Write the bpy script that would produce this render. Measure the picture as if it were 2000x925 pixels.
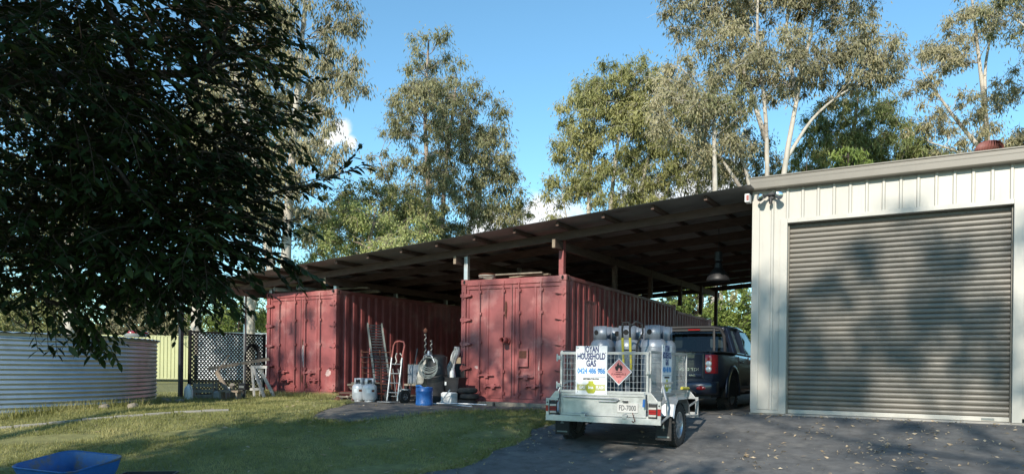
import bpy, bmesh, math, random
import numpy as np
from mathutils import Vector, Matrix

random.seed(7); RNG = np.random.default_rng(11)
for o in list(bpy.data.objects): bpy.data.objects.remove(o)
scene = bpy.context.scene
COL = scene.collection
rad = math.radians

# ---------------------------------------------------------------- camera
YAW, ROLL = 0.5293, 0.0123
cam_data = bpy.data.cameras.new('camera'); cam = bpy.data.objects.new('camera', cam_data); COL.objects.link(cam)
fw = Vector((-math.sin(YAW), math.cos(YAW), 0)); rt = Vector((math.cos(YAW), math.sin(YAW), 0)); up = Vector((0, 0, 1))
r2 = rt*math.cos(ROLL) + up*math.sin(ROLL); u2 = up*math.cos(ROLL) - rt*math.sin(ROLL)
cam.matrix_world = Matrix(((r2.x, u2.x, -fw.x, 0), (r2.y, u2.y, -fw.y, 0), (r2.z, u2.z, -fw.z, 0), (0, 0, 0, 1)))
cam_data.sensor_width = 36.0; cam_data.lens = 1428/2000*36
cam_data.shift_y = (717.6-462.5)/2000
cam_data.clip_end = 3000; cam_data.clip_start = 0.05
scene.camera = cam

# ---------------------------------------------------------------- sky, sun, exposure
SUN_EL, SUN_AZ = rad(27), rad(6)          # azimuth: to the right of straight behind the buildings' front
world = bpy.data.worlds.new('World'); scene.world = world; world.use_nodes = True
nt = world.node_tree; N = nt.nodes; L = nt.links
for n in list(N): N.remove(n)
out = N.new('ShaderNodeOutputWorld'); bg = N.new('ShaderNodeBackground'); L.new(bg.outputs[0], out.inputs[0])
sky = N.new('ShaderNodeTexSky'); sky.sky_type = 'NISHITA'; sky.sun_disc = False
sky.sun_elevation = SUN_EL; sky.sun_rotation = math.pi - SUN_AZ
sky.air_density = 1.0; sky.dust_density = 0.1; sky.ozone_density = 1.6; sky.altitude = 50
bg.inputs['Strength'].default_value = 0.13
# cumulus clouds low in the sky
tc = N.new('ShaderNodeTexCoord')
def wn(t, **k):
    n = N.new(t)
    for a, b in k.items(): setattr(n, a, b)
    return n
nz = wn('ShaderNodeTexNoise'); nz.inputs['Scale'].default_value = 22.0; nz.inputs['Detail'].default_value = 7; nz.inputs['Roughness'].default_value = 0.55
L.new(tc.outputs['Generated'], nz.inputs['Vector'])
CLOUDS = [(-0.467, 0.885, 0.180, 0.066), (-0.487, 0.873, 0.170, 0.055), (-0.535, 0.845, 0.195, 0.036), (-0.43, 0.90, 0.165, 0.055), (-0.712, 0.741, 0.318, 0.020), (-0.700, 0.750, 0.305, 0.014), (-0.722, 0.733, 0.308, 0.014), (-0.33, 0.92, 0.20, 0.07), (-0.26, 0.94, 0.22, 0.07),
          (-0.9, 0.30, 0.20, 0.08), (0.35, 0.92, 0.16, 0.06), (0.8, 0.5, 0.22, 0.09), (-0.9, -0.3, 0.22, 0.10), (0.6, -0.7, 0.25, 0.09)]
last = None
for (x, y, z, r) in CLOUDS:
    v = Vector((x, y, z)).normalized()
    d = wn('ShaderNodeVectorMath', operation='DISTANCE'); L.new(tc.outputs['Generated'], d.inputs[0]); d.inputs[1].default_value = v
    m = wn('ShaderNodeMapRange'); m.inputs['From Min'].default_value = r*1.5; m.inputs['From Max'].default_value = 0.0
    m.inputs['To Min'].default_value = 0.0; m.inputs['To Max'].default_value = 1.0
    L.new(d.outputs['Value'], m.inputs['Value'])
    if last is None: last = m.outputs[0]
    else:
        mx = wn('ShaderNodeMath', operation='MAXIMUM'); L.new(last, mx.inputs[0]); L.new(m.outputs[0], mx.inputs[1]); last = mx.outputs[0]
ad = wn('ShaderNodeMath', operation='ADD'); L.new(last, ad.inputs[0]); L.new(nz.outputs['Fac'], ad.inputs[1])
cr = wn('ShaderNodeMapRange', interpolation_type='SMOOTHSTEP'); cr.inputs['From Min'].default_value = 0.84; cr.inputs['From Max'].default_value = 1.16
L.new(ad.outputs[0], cr.inputs['Value'])
mixc = wn('ShaderNodeMixRGB'); L.new(cr.outputs[0], mixc.inputs['Fac'])
tint = wn('ShaderNodeMixRGB', blend_type='MULTIPLY'); tint.inputs['Fac'].default_value = 1.0; L.new(sky.outputs[0], tint.inputs['Color1']); tint.inputs['Color2'].default_value = (0.93, 1.33, 1.36, 1)
L.new(tint.outputs[0], mixc.inputs['Color1'])
mixc.inputs['Color2'].default_value = (6.9, 7.1, 7.3, 1)
L.new(mixc.outputs[0], bg.inputs['Color'])
sd = bpy.data.lights.new('sun', 'SUN'); sd.energy = 4.9; sd.angle = rad(0.55); sd.color = (1.0, 0.92, 0.80)
sun = bpy.data.objects.new('sun', sd); COL.objects.link(sun)
ldir = Vector((-math.sin(SUN_AZ)*math.cos(SUN_EL), math.cos(SUN_AZ)*math.cos(SUN_EL), -math.sin(SUN_EL)))
sun.rotation_euler = ldir.to_track_quat('-Z', 'Y').to_euler(); sun.location = (10, -30, 25)
vs = scene.view_settings
vs.view_transform = 'Standard'; vs.look = 'None'; vs.gamma = 1.0; vs.use_curve_mapping = False; vs.exposure = 0.32

# ---------------------------------------------------------------- materials
def mat(name, c, rough=0.6, metal=0.0, var=0.15, scale=6.0, bump=0.0, bscale=60.0, c2=None, c2amt=0.45, stretch=None, spec=None, coat=0.0, streak=None, samt=0.4):
    m = bpy.data.materials.new(name); m.use_nodes = True
    t = m.node_tree; n = t.nodes; l = t.links; b = n['Principled BSDF']
    b.inputs['Roughness'].default_value = rough; b.inputs['Metallic'].default_value = metal
    if spec is not None: b.inputs['Specular IOR Level'].default_value = spec
    if coat: b.inputs['Coat Weight'].default_value = coat
    co = n.new('ShaderNodeTexCoord'); mp = n.new('ShaderNodeMapping'); l.new(co.outputs['Object'], mp.inputs[0])
    if stretch: mp.inputs['Scale'].default_value = stretch
    z = n.new('ShaderNodeTexNoise'); z.inputs['Scale'].default_value = scale; z.inputs['Detail'].default_value = 6; z.inputs['Roughness'].default_value = 0.65
    l.new(mp.outputs[0], z.inputs['Vector'])
    r = n.new('ShaderNodeValToRGB'); l.new(z.outputs['Fac'], r.inputs[0])
    lo = tuple(max(0, v*(1-var)) for v in c); hi = tuple(min(1, v*(1+var)) for v in c)
    r.color_ramp.elements[0].position = 0.3; r.color_ramp.elements[1].position = 0.7
    r.color_ramp.elements[0].color = (*lo, 1); r.color_ramp.elements[1].color = (*hi, 1)
    col = r.outputs[0]
    if c2:
        z2 = n.new('ShaderNodeTexNoise'); z2.inputs['Scale'].default_value = scale*0.45; z2.inputs['Detail'].default_value = 9; z2.inputs['Roughness'].default_value = 0.7
        l.new(mp.outputs[0], z2.inputs['Vector'])
        mr = n.new('ShaderNodeMapRange'); mr.interpolation_type = 'SMOOTHSTEP'
        mr.inputs['From Min'].default_value = 1-c2amt-0.06; mr.inputs['From Max'].default_value = 1-c2amt+0.1
        l.new(z2.outputs['Fac'], mr.inputs['Value'])
        mx = n.new('ShaderNodeMixRGB'); l.new(mr.outputs[0], mx.inputs[0]); l.new(col, mx.inputs[1]); mx.inputs[2].default_value = (*c2, 1); col = mx.outputs[0]
    if streak:
        ms_ = n.new('ShaderNodeMapping'); l.new(co.outputs['Object'], ms_.inputs[0]); ms_.inputs['Scale'].default_value = (9, 9, 0.55)
        z3 = n.new('ShaderNodeTexNoise'); z3.inputs['Scale'].default_value = 1.6; z3.inputs['Detail'].default_value = 8; z3.inputs['Roughness'].default_value = 0.7; l.new(ms_.outputs[0], z3.inputs['Vector'])
        m3 = n.new('ShaderNodeMapRange'); m3.interpolation_type = 'SMOOTHSTEP'; m3.inputs['From Min'].default_value = 0.54; m3.inputs['From Max'].default_value = 0.78; m3.inputs['To Max'].default_value = samt; l.new(z3.outputs['Fac'], m3.inputs['Value'])
        x3 = n.new('ShaderNodeMixRGB'); l.new(m3.outputs[0], x3.inputs[0]); l.new(col, x3.inputs[1]); x3.inputs[2].default_value = (*streak, 1); col = x3.outputs[0]
    l.new(col, b.inputs['Base Color'])
    if bump:
        zb = n.new('ShaderNodeTexNoise'); zb.inputs['Scale'].default_value = bscale; zb.inputs['Detail'].default_value = 5
        l.new(mp.outputs[0], zb.inputs['Vector'])
        bn = n.new('ShaderNodeBump'); bn.inputs['Strength'].default_value = bump; bn.inputs['Distance'].default_value = 0.02
        l.new(zb.outputs['Fac'], bn.inputs['Height']); l.new(bn.outputs[0], b.inputs['Normal'])
    return m
def leafmat(name, c, c2, trans=0.35, scale=0.35, rough=0.55, c3=None, fine=9.0):
    m = bpy.data.materials.new(name); m.use_nodes = True
    t = m.node_tree; n = t.nodes; l = t.links; b = n['Principled BSDF']; o = n['Material Output']
    b.inputs['Roughness'].default_value = rough; b.inputs['Specular IOR Level'].default_value = 0.35
    co = n.new('ShaderNodeTexCoord')
    z = n.new('ShaderNodeTexNoise'); z.inputs['Scale'].default_value = scale; z.inputs['Detail'].default_value = 3; l.new(co.outputs['Object'], z.inputs['Vector'])
    zf = n.new('ShaderNodeTexNoise'); zf.inputs['Scale'].default_value = fine; zf.inputs['Detail'].default_value = 1; l.new(co.outputs['Object'], zf.inputs['Vector'])
    av = n.new('ShaderNodeMath'); av.operation = 'MULTIPLY_ADD'; l.new(zf.outputs['Fac'], av.inputs[0]); av.inputs[1].default_value = 0.6
    l.new(z.outputs['Fac'], av.inputs[2])
    r = n.new('ShaderNodeValToRGB'); l.new(av.outputs[0], r.inputs[0])
    r.color_ramp.elements[0].position = 0.55; r.color_ramp.elements[1].position = 1.0
    r.color_ramp.elements[0].color = (*c, 1); r.color_ramp.elements[1].color = (*c2, 1)
    if c3:
        e = r.color_ramp.elements.new(0.78); e.color = (*c3, 1)
    l.new(r.outputs[0], b.inputs['Base Color'])
    tr = n.new('ShaderNodeBsdfTranslucent'); l.new(r.outputs[0], tr.inputs['Color'])
    mx = n.new('ShaderNodeMixShader'); mx.inputs[0].default_value = trans
    l.new(b.outputs[0], mx.inputs[1]); l.new(tr.outputs[0], mx.inputs[2]); l.new(mx.outputs[0], o.inputs['Surface'])
    return m
def glassmat(name, tint, opac):
    m = bpy.data.materials.new(name); m.use_nodes = True
    t = m.node_tree; n = t.nodes; l = t.links; o = n['Material Output']; n.remove(n['Principled BSDF'])
    g = n.new('ShaderNodeBsdfGlossy'); g.inputs['Roughness'].default_value = 0.03
    tr = n.new('ShaderNodeBsdfTransparent'); tr.inputs['Color'].default_value = (*tint, 1)
    f = n.new('ShaderNodeFresnel'); f.inputs['IOR'].default_value = 1.5
    mx = n.new('ShaderNodeMixShader'); l.new(f.outputs[0], mx.inputs[0]); l.new(tr.outputs[0], mx.inputs[1]); l.new(g.outputs[0], mx.inputs[2]); l.new(mx.outputs[0], o.inputs['Surface'])
    return m
M = {}
M['red'] = mat('container_red', (0.275, 0.072, 0.070), 0.55, var=0.25, scale=2.2, bump=0.14, bscale=9, c2=(0.385, 0.160, 0.148), c2amt=0.45, streak=(0.13, 0.045, 0.035), samt=0.6)
M['red_dark'] = mat('container_red_dark', (0.17, 0.045, 0.05), 0.6, var=0.2, scale=6)
M['rust'] = mat('rust', (0.10, 0.035, 0.02), 0.85, var=0.4, scale=20, bump=0.3)
M['scuff'] = mat('scuffed_primer', (0.44, 0.31, 0.29), 0.8, var=0.25, scale=14)
M['cream'] = mat('cream_steel', (0.475, 0.455, 0.405), 0.42, var=0.06, scale=1.3, c2=(0.42, 0.40, 0.355), c2amt=0.44, stretch=(1, 1, 0.25), streak=(0.33, 0.30, 0.25), samt=0.45)
M['taupe'] = mat('taupe_steel', (0.165, 0.150, 0.122), 0.45, var=0.08, scale=2)
M['slat'] = mat('roller_slat', (0.168, 0.154, 0.130), 0.42, var=0.10, scale=1.2, c2=(0.146, 0.134, 0.114), c2amt=0.42, stretch=(0.6, 1, 3), streak=(0.11, 0.10, 0.085), samt=0.3)
M['dark'] = mat('black_plastic', (0.018, 0.018, 0.02), 0.5, var=0.2)
M['void'] = mat('dark_recess', (0.01, 0.01, 0.01), 0.9)
M['rubber'] = mat('tyre_rubber', (0.028, 0.027, 0.026), 0.85, var=0.3, scale=25, bump=0.2)
M['galv'] = mat('galvanised_steel', (0.52, 0.53, 0.53), 0.42, 0.75, var=0.14, scale=9, c2=(0.40, 0.41, 0.41), c2amt=0.42)
M['galv_tank'] = mat('galvanised_tank', (0.55, 0.58, 0.62), 0.36, 0.82, var=0.10, scale=3, c2=(0.42, 0.43, 0.44), c2amt=0.40)
M['roofiron'] = mat('roof_iron', (0.31, 0.30, 0.28), 0.6, 0.25, var=0.22, scale=1.5, c2=(0.14, 0.12, 0.105), c2amt=0.40)
M['beam'] = mat('red_brown_timber', (0.095, 0.058, 0.044), 0.8, var=0.35, scale=5, stretch=(1, 1, 4), bump=0.2)
M['beam_pale'] = mat('weathered_timber', (0.24, 0.19, 0.14), 0.85, var=0.3, scale=7, bump=0.3, bscale=40)
M['timber_grey'] = mat('grey_timber', (0.22, 0.19, 0.15), 0.9, var=0.35, scale=8, bump=0.3)
M['white'] = mat('white_paint', (0.74, 0.74, 0.72), 0.45, var=0.06, scale=5)
M['oldwhite'] = mat('weathered_white_timber', (0.40, 0.385, 0.35), 0.8, var=0.25, scale=9, bump=0.2)
M['terracotta'] = mat('dull_terracotta', (0.20, 0.068, 0.055), 0.6, var=0.25, scale=14)
M['whiteplastic'] = mat('white_plastic', (0.70, 0.71, 0.70), 0.4, var=0.06, scale=8)
M['bottle'] = mat('gas_bottle_paint', (0.47, 0.50, 0.53), 0.36, 0.15, var=0.06, scale=7, c2=(0.44, 0.45, 0.46), c2amt=0.34)
M['bottle_al'] = mat('gas_cylinder_grey', (0.225, 0.255, 0.295), 0.40, 0.35, var=0.14, scale=6, c2=(0.165, 0.175, 0.19), c2amt=0.42, streak=(0.15, 0.12, 0.10), samt=0.4)
M['blue'] = mat('blue_plastic', (0.016, 0.10, 0.33), 0.4, var=0.15, scale=9, c2=(0.035, 0.13, 0.34), c2amt=0.38)
M['barrow'] = mat('blue_poly_tray', (0.022, 0.13, 0.42), 0.42, var=0.2, scale=9, c2=(0.15, 0.15, 0.155), c2amt=0.47)
M['barrow_out'] = mat('blue_poly_outside', (0.020, 0.13, 0.44), 0.42, var=0.15, scale=9, c2=(0.03, 0.10, 0.28), c2amt=0.35)
M['silver'] = mat('alloy', (0.55, 0.56, 0.58), 0.35, 0.85, var=0.08, scale=9)
M['carpaint'] = mat('dark_blue_car_paint', (0.010, 0.017, 0.034), 0.28, 0.25, var=0.1, scale=4, coat=0.8)
M['trim'] = mat('car_trim', (0.02, 0.02, 0.022), 0.55, var=0.15)
M['lampred'] = mat('red_lens', (0.27, 0.010, 0.014), 0.16, var=0.05, coat=0.6)
M['lampclear'] = mat('clear_lens', (0.62, 0.60, 0.58), 0.12, 0.4, var=0.1, coat=0.6)
M['chrome'] = mat('chrome', (0.75, 0.75, 0.76), 0.18, 1.0, var=0.03)
M['glass'] = glassmat('tinted_glass', (0.25, 0.28, 0.28), 1)
M['yellow'] = mat('yellow_sleeve', (0.50, 0.44, 0.05), 0.55, var=0.15, scale=20)
M['signwhite'] = mat('sign_white', (0.68, 0.71, 0.73), 0.5, var=0.05, scale=4)
M['platewhite'] = mat('plate_white', (0.46, 0.46, 0.45), 0.5, var=0.1, scale=8)
M['navy'] = mat('sign_navy', (0.012, 0.03, 0.13), 0.6, var=0.05)
M['sky_blue'] = mat('sign_blue', (0.05, 0.22, 0.50), 0.6, var=0.05)
M['olive'] = mat('sign_olive', (0.36, 0.38, 0.03), 0.6, var=0.06)
M['olive_pale'] = mat('sign_olive_pale', (0.40, 0.40, 0.16), 0.6, var=0.1)
M['diamond'] = mat('diamond_red', (0.66, 0.24, 0.23), 0.6, var=0.08)
M['ink'] = mat('black_ink', (0.012, 0.012, 0.014), 0.6)
M['ink_red'] = mat('dark_red_ink', (0.12, 0.02, 0.025), 0.6)
M['plate_green'] = mat('plate_ink', (0.03, 0.04, 0.05), 0.5)
M['cardboard'] = mat('cardboard', (0.26, 0.20, 0.13), 0.85, var=0.12)
M['tarp'] = mat('silver_tarp', (0.50, 0.50, 0.49), 0.5, 0.2, var=0.25, scale=9, bump=0.5, bscale=12)
M['cloth'] = mat('pale_cloth', (0.50, 0.48, 0.43), 0.9, var=0.15, scale=9, bump=0.3, bscale=18)
M['grey_box'] = mat('grey_cabinet', (0.17, 0.19, 0.18), 0.6, var=0.15)
M['handred'] = mat('faded_red_paint', (0.30, 0.085, 0.070), 0.5, var=0.2, scale=14)
M['greenlabel'] = mat('green_label', (0.07, 0.17, 0.05), 0.6)
M['lattice'] = mat('dark_lattice_timber', (0.035, 0.030, 0.027), 0.85, var=0.3, scale=9)
M['fence_y'] = mat('yellow_green_steel', (0.40, 0.41, 0.215), 0.55, var=0.10, scale=0.8, c2=(0.33, 0.34, 0.18), c2amt=0.4)
M['fence_w'] = mat('pale_steel_fence', (0.62, 0.65, 0.68), 0.5, 0.2, var=0.1)
M['post'] = mat('dark_steel_post', (0.045, 0.045, 0.05), 0.5, 0.4, var=0.25, scale=12)
M['gum'] = mat('gum_bark', (0.47, 0.43, 0.37), 0.85, var=0.25, scale=2.5, bump=0.3, bscale=8, c2=(0.24, 0.20, 0.165), c2amt=0.46, stretch=(1, 1, 0.35))
M['gum_brown'] = mat('brown_gum_bark', (0.30, 0.24, 0.19), 0.9, var=0.3, scale=2.5, bump=0.3, bscale=9, c2=(0.17, 0.13, 0.11), c2amt=0.42, stretch=(1, 1, 0.35))
M['bark_dark'] = mat('dark_bark', (0.060, 0.045, 0.035), 0.9, var=0.3, scale=9, bump=0.4)
M['twig'] = mat('twig', (0.075, 0.05, 0.035), 0.8, var=0.2)
M['leaf_gum'] = leafmat('gum_leaf', (0.125, 0.13, 0.065), (0.33, 0.31, 0.165), 0.22, 0.30, c3=(0.215, 0.215, 0.1))
M['leaf_gum2'] = leafmat('gum_leaf_grey', (0.145, 0.14, 0.08), (0.42, 0.375, 0.22), 0.22, 0.28, c3=(0.27, 0.25, 0.14))
M['leaf_gum3'] = leafmat('gum_leaf_green', (0.125, 0.14, 0.05), (0.38, 0.365, 0.15), 0.25, 0.35, c3=(0.245, 0.25, 0.09))
M['leaf_bright'] = leafmat('bright_leaf', (0.22, 0.25, 0.085), (0.50, 0.52, 0.22), 0.35, 0.4, c3=(0.36, 0.40, 0.145))
M['leaf_oak'] = leafmat('sheoak_leaf', (0.11, 0.14, 0.05), (0.30, 0.31, 0.12), 0.22, 0.3, c3=(0.19, 0.22, 0.075))
M['leaf_hedge'] = leafmat('hedge_leaf', (0.10, 0.145, 0.035), (0.30, 0.36, 0.09), 0.35, 0.8, c3=(0.19, 0.25, 0.06))
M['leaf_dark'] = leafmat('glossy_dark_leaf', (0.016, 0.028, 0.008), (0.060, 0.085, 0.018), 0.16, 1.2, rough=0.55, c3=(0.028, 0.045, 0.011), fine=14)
M['leaf_dry'] = leafmat('dry_leaf', (0.22, 0.16, 0.10), (0.55, 0.46, 0.33), 0.1, 3.0, c3=(0.38, 0.29, 0.19), fine=30)
M['grassblade'] = leafmat('grass_blade', (0.155, 0.165, 0.052), (0.46, 0.42, 0.19), 0.35, 0.9, c3=(0.28, 0.28, 0.095), fine=22)

# ---------------------------------------------------------------- mesh helpers
class MB:
    def __init__(s): s.v = []; s.f = []
    def add(s, vs, fs):
        k = len(s.v); s.v.extend([tuple(v) for v in vs]); s.f.extend([tuple(i+k for i in f) for f in fs]); return s
    def box(s, c, sz, rot=None):
        x, y, z = (q/2 for q in sz); vs = [Vector((a*x, b*y, e*z)) for a in (-1, 1) for b in (-1, 1) for e in (-1, 1)]
        if rot is not None: vs = [rot @ v for v in vs]
        c = Vector(c); vs = [v+c for v in vs]
        return s.add(vs, [(0, 1, 3, 2), (4, 6, 7, 5), (0, 4, 5, 1), (2, 3, 7, 6), (0, 2, 6, 4), (1, 5, 7, 3)])
    def bx(s, x0, x1, y0, y1, z0, z1): return s.box(((x0+x1)/2, (y0+y1)/2, (z0+z1)/2), (x1-x0, y1-y0, z1-z0))
    def beam(s, a, b, w, h, roll=0.0):
        a = Vector(a); b = Vector(b); d = b-a; q = d.to_track_quat('Y', 'Z').to_matrix() @ Matrix.Rotation(roll, 3, 'Y')
        return s.box((a+b)/2, (w, d.length, h), q)
    def tube(s, pts, r, n=8, cap=True, r1=None):
        pts = [Vector(p) for p in pts]; m = len(pts); rings = []
        prev = None
        for i, p in enumerate(pts):
            t = (pts[min(i+1, m-1)]-pts[max(i-1, 0)]).normalized()
            if prev is None:
                a = t.orthogonal().normalized()
            else:
                a = (prev - t*prev.dot(t))
                a = a.normalized() if a.length > 1e-6 else t.orthogonal().normalized()
            prev = a; b = t.cross(a)
            rr = r[i] if isinstance(r, (list, tuple)) else (r if r1 is None else r+(r1-r)*i/(m-1))
            rings.append([p + (a*math.cos(2*math.pi*k/n)+b*math.sin(2*math.pi*k/n))*rr for k in range(n)])
        vs = [v for g in rings for v in g]; fs = []
        for i in range(m-1):
            for k in range(n):
                fs.append((i*n+k, i*n+(k+1) % n, (i+1)*n+(k+1) % n, (i+1)*n+k))
        if cap: fs.append(tuple(range(n-1, -1, -1))); fs.append(tuple((m-1)*n+k for k in range(n)))
        return s.add(vs, fs)
    def lathe(s, prof, n=24, c=(0, 0, 0), rot=None, a0=0, a1=2*math.pi):
        full = abs(a1-a0-2*math.pi) < 1e-6; vs = []; m = len(prof); cn = n if full else n+1
        for k in range(cn):
            a = a0+(a1-a0)*k/n
            for (r, z) in prof:
                v = Vector((r*math.cos(a), r*math.sin(a), z))
                if rot is not None: v = rot @ v
                vs.append(v+Vector(c))
        fs = []
        for k in range(n):
            k2 = (k+1) % cn
            for i in range(m-1): fs.append((k*m+i, k2*m+i, k2*m+i+1, k*m+i+1))
        return s.add(vs, fs)
    def disc(s, c, r, n=24, rot=None):
        vs = [Vector((r*math.cos(2*math.pi*k/n), r*math.sin(2*math.pi*k/n), 0)) for k in range(n)]
        if rot is not None: vs = [rot @ v for v in vs]
        return s.add([v+Vector(c) for v in vs], [tuple(range(n))])
    def cyl(s, a, b, r, n=14, r1=None): return s.tube([a, b], r, n, True, r1)
    def grid(s, P):
        h = len(P); w = len(P[0]); return s.add([p for row in P for p in row], [(j*w+i, j*w+i+1, (j+1)*w+i+1, (j+1)*w+i) for j in range(h-1) for i in range(w-1)])
    def prism(s, poly, ax, a, b):
        # poly: 2D points; ax: axis of extrusion 'x','y','z'
        def pt(p, t):
            return {'x': (t, p[0], p[1]), 'y': (p[0], t, p[1]), 'z': (p[0], p[1], t)}[ax]
        n = len(poly); vs = [pt(p, a) for p in poly]+[pt(p, b) for p in poly]
        return s.add(vs, [tuple(range(n-1, -1, -1)), tuple(range(n, 2*n))]+[(i, (i+1) % n, n+(i+1) % n, n+i) for i in range(n)])
    def sheet(s, prof, p0, u, v, w, length):
        """profile (a,b) points along u (a) and w (b), extruded along v by length"""
        p0 = Vector(p0); u = Vector(u); v = Vector(v); w = Vector(w); n = len(prof)
        vs = [p0+u*a+w*b for a, b in prof]+[p0+u*a+w*b+v*length for a, b in prof]
        return s.add(vs, [(i, i+1, n+i+1, n+i) for i in range(n-1)])
    def mesh(s, name):
        me = bpy.data.meshes.new(name); me.from_pydata(s.v, [], s.f); me.validate(); me.update(); return me
    def build(s, name, m, parent=None, smooth=False, bevel=0.0, solid=0.0, loc=None):
        me = s.mesh(name); me.materials.append(M[m] if isinstance(m, str) else m)
        b = bmesh.new(); b.from_mesh(me)
        if not solid: bmesh.ops.recalc_face_normals(b, faces=b.faces)
        b.to_mesh(me); b.free()
        o = bpy.data.objects.new(name, me); COL.objects.link(o); o.parent = parent
        if loc is not None: o.location = loc
        if smooth:
            me.polygons.foreach_set('use_smooth', [True]*len(me.polygons))
            if smooth != 'all':
                me.set_sharp_from_angle(angle=rad(38))
        if solid:
            q = o.modifiers.new('solid', 'SOLIDIFY'); q.thickness = solid; q.offset = 0
        if bevel:
            q = o.modifiers.new('bevel', 'BEVEL'); q.width = bevel; q.segments = 2; q.limit_method = 'ANGLE'
        return o
def tag(o, label=None, cat=None, group=None, kind=None):
    if label: o['label'] = label
    if cat: o['category'] = cat
    if group: o['group'] = group
    if kind: o['kind'] = kind
    return o
def thing(name, label, cat, loc=(0, 0, 0), rz=0.0, group=None):
    o = bpy.data.objects.new(name, None); COL.objects.link(o); o.location = loc; o.rotation_euler = (0, 0, rz); o.empty_display_size = 0.2
    return tag(o, label, cat, group)
def dup(root, loc, rz=None, label=None, group=None):
    def cp(o, par):
        c = o.copy(); COL.objects.link(c); c.parent = par
        for ch in list(o.children): cp(ch, c)
        return c
    c = cp(root, None); c.location = loc
    if rz is not None: c.rotation_euler[2] = rz
    if label: c['label'] = label
    if group: c['group'] = group
    return c
def npmesh(name, V, Fc, m, parent=None, nv=4):
    """numpy vertices (n,3) and faces (k,nv)"""
    me = bpy.data.meshes.new(name); V = np.asarray(V, np.float32); Fc = np.asarray(Fc, np.int32)
    me.vertices.add(len(V)); me.vertices.foreach_set('co', V.ravel())
    me.loops.add(Fc.size); me.loops.foreach_set('vertex_index', Fc.ravel())
    me.polygons.add(len(Fc)); me.polygons.foreach_set('loop_start', np.arange(0, Fc.size, nv, dtype=np.int32))
    me.update(calc_edges=True); me.validate()
    me.materials.append(M[m] if isinstance(m, str) else m)
    o = bpy.data.objects.new(name, me); COL.objects.link(o); o.parent = parent; return o
def text(name, body, size, m, parent, mw, width=None, bold=0.0, extrude=0.0008, sx=1.0):
    """flat printed letters: a real mesh, centred, laid at matrix mw in parent space"""
    cu = bpy.data.curves.new(name, 'FONT'); cu.body = body; cu.size = size; cu.align_x = 'CENTER'; cu.align_y = 'CENTER'; cu.offset = bold; cu.extrude = extrude; cu.resolution_u = 3
    t = bpy.data.objects.new(name, cu); COL.objects.link(t); bpy.context.view_layer.update()
    me = bpy.data.meshes.new_from_object(t.evaluated_get(bpy.context.evaluated_depsgraph_get()))
    bpy.data.objects.remove(t)
    xs = [v.co.x for v in me.vertices]; w = max(xs)-min(xs)
    k = (width/w) if width else sx
    cx = (max(xs)+min(xs))/2
    for v in me.vertices: v.co = mw @ Vector(((v.co.x-cx)*k, v.co.y, v.co.z))
    me.materials.clear(); me.materials.append(M[m]); me.name = name
    o = bpy.data.objects.new(name, me); COL.objects.link(o); o.parent = parent; return o
# face a sheet of writing towards -Y: local x -> +X, local y -> +Z, normal -> -Y
FRONT = Matrix(((1, 0, 0, 0), (0, 0, -1, 0), (0, 1, 0, 0), (0, 0, 0, 1)))
# towards +X: local x -> +Y, local y -> +Z
RIGHT = Matrix(((0, 0, 1, 0), (1, 0, 0, 0), (0, 1, 0, 0), (0, 0, 0, 1)))
def at(x, y, z, m): return Matrix.Translation((x, y, z)) @ m

# ================================================================ the setting: ground, driveway, dirt apron
M['lawn'] = mat('lawn', (0.19, 0.185, 0.065), 0.95, var=0.35, scale=5, bump=0.7, bscale=45, c2=(0.15, 0.115, 0.075), c2amt=0.36)
M['asphalt'] = mat('asphalt', (0.125, 0.123, 0.120), 0.85, var=0.34, scale=5, bump=0.7, bscale=100, c2=(0.19, 0.18, 0.165), c2amt=0.44)
M['dirt'] = mat('packed_dirt', (0.155, 0.135, 0.110), 0.95, var=0.35, scale=7, bump=0.6, bscale=60, c2=(0.085, 0.080, 0.078), c2amt=0.48)
M['concrete'] = mat('concrete', (0.33, 0.31, 0.28), 0.85, var=0.15, scale=5, bump=0.2)
def sstep(x, a, b):
    t = np.clip((np.asarray(x, float)-a)/(b-a), 0, 1); return t*t*(3-2*t)
GS = [0, 3, 5, 8, 10, 12.2, 13.2]; GZ = [-1.62, -1.58, -1.5, -1.3, -1.07, -0.80, -0.78]
def G(x, y):
    x = np.asarray(x, float); y = np.asarray(y, float); q = -x-4.5
    s = y + 0.75*0.5*(q+np.sqrt(q*q+1.0))
    z = np.interp(s, GS, GZ)
    z = z + 0.07*sstep(x, -4.2, -2.6)*sstep(y, 10.8, 12.3) - 0.16*sstep(-x, 15.3, 16.2)*sstep(y, 8, 10)
    z = z + 0.012*np.sin(x*2.3+y*1.1)*np.cos(y*1.9-x*0.7)*sstep(-x, 5.2, 6.5)*sstep(-y, -30, -24)
    return z
def gridmesh(name, X, Y, m, dz=0.0):
    """X,Y: 2-D arrays of positions"""
    Z = G(X, Y)+dz; h, w = X.shape
    V = np.stack([X.ravel(), Y.ravel(), Z.ravel()], 1); idx = np.arange(h*w).reshape(h, w)
    Fc = np.stack([idx[:-1, :-1].ravel(), idx[:-1, 1:].ravel(), idx[1:, 1:].ravel(), idx[1:, :-1].ravel()], 1)
    o = npmesh(name, V, Fc, m); o.data.polygons.foreach_set('use_smooth', [True]*len(o.data.polygons)); return o
xs = np.concatenate([[-1500, -600, -250, -120, -70, -45, -32], np.arange(-26, 12.01, 0.25), [16, 24, 45, 90, 200, 600, 1500]])
ys = np.concatenate([[-800, -300, -120, -50, -25, -12, -6], np.arange(-2, 26.01, 0.25), [30, 38, 50, 75, 120, 220, 500, 1500]])
X, Y = np.meshgrid(xs, ys); tag(gridmesh('ground', X, Y, 'lawn'), kind='structure')
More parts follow.
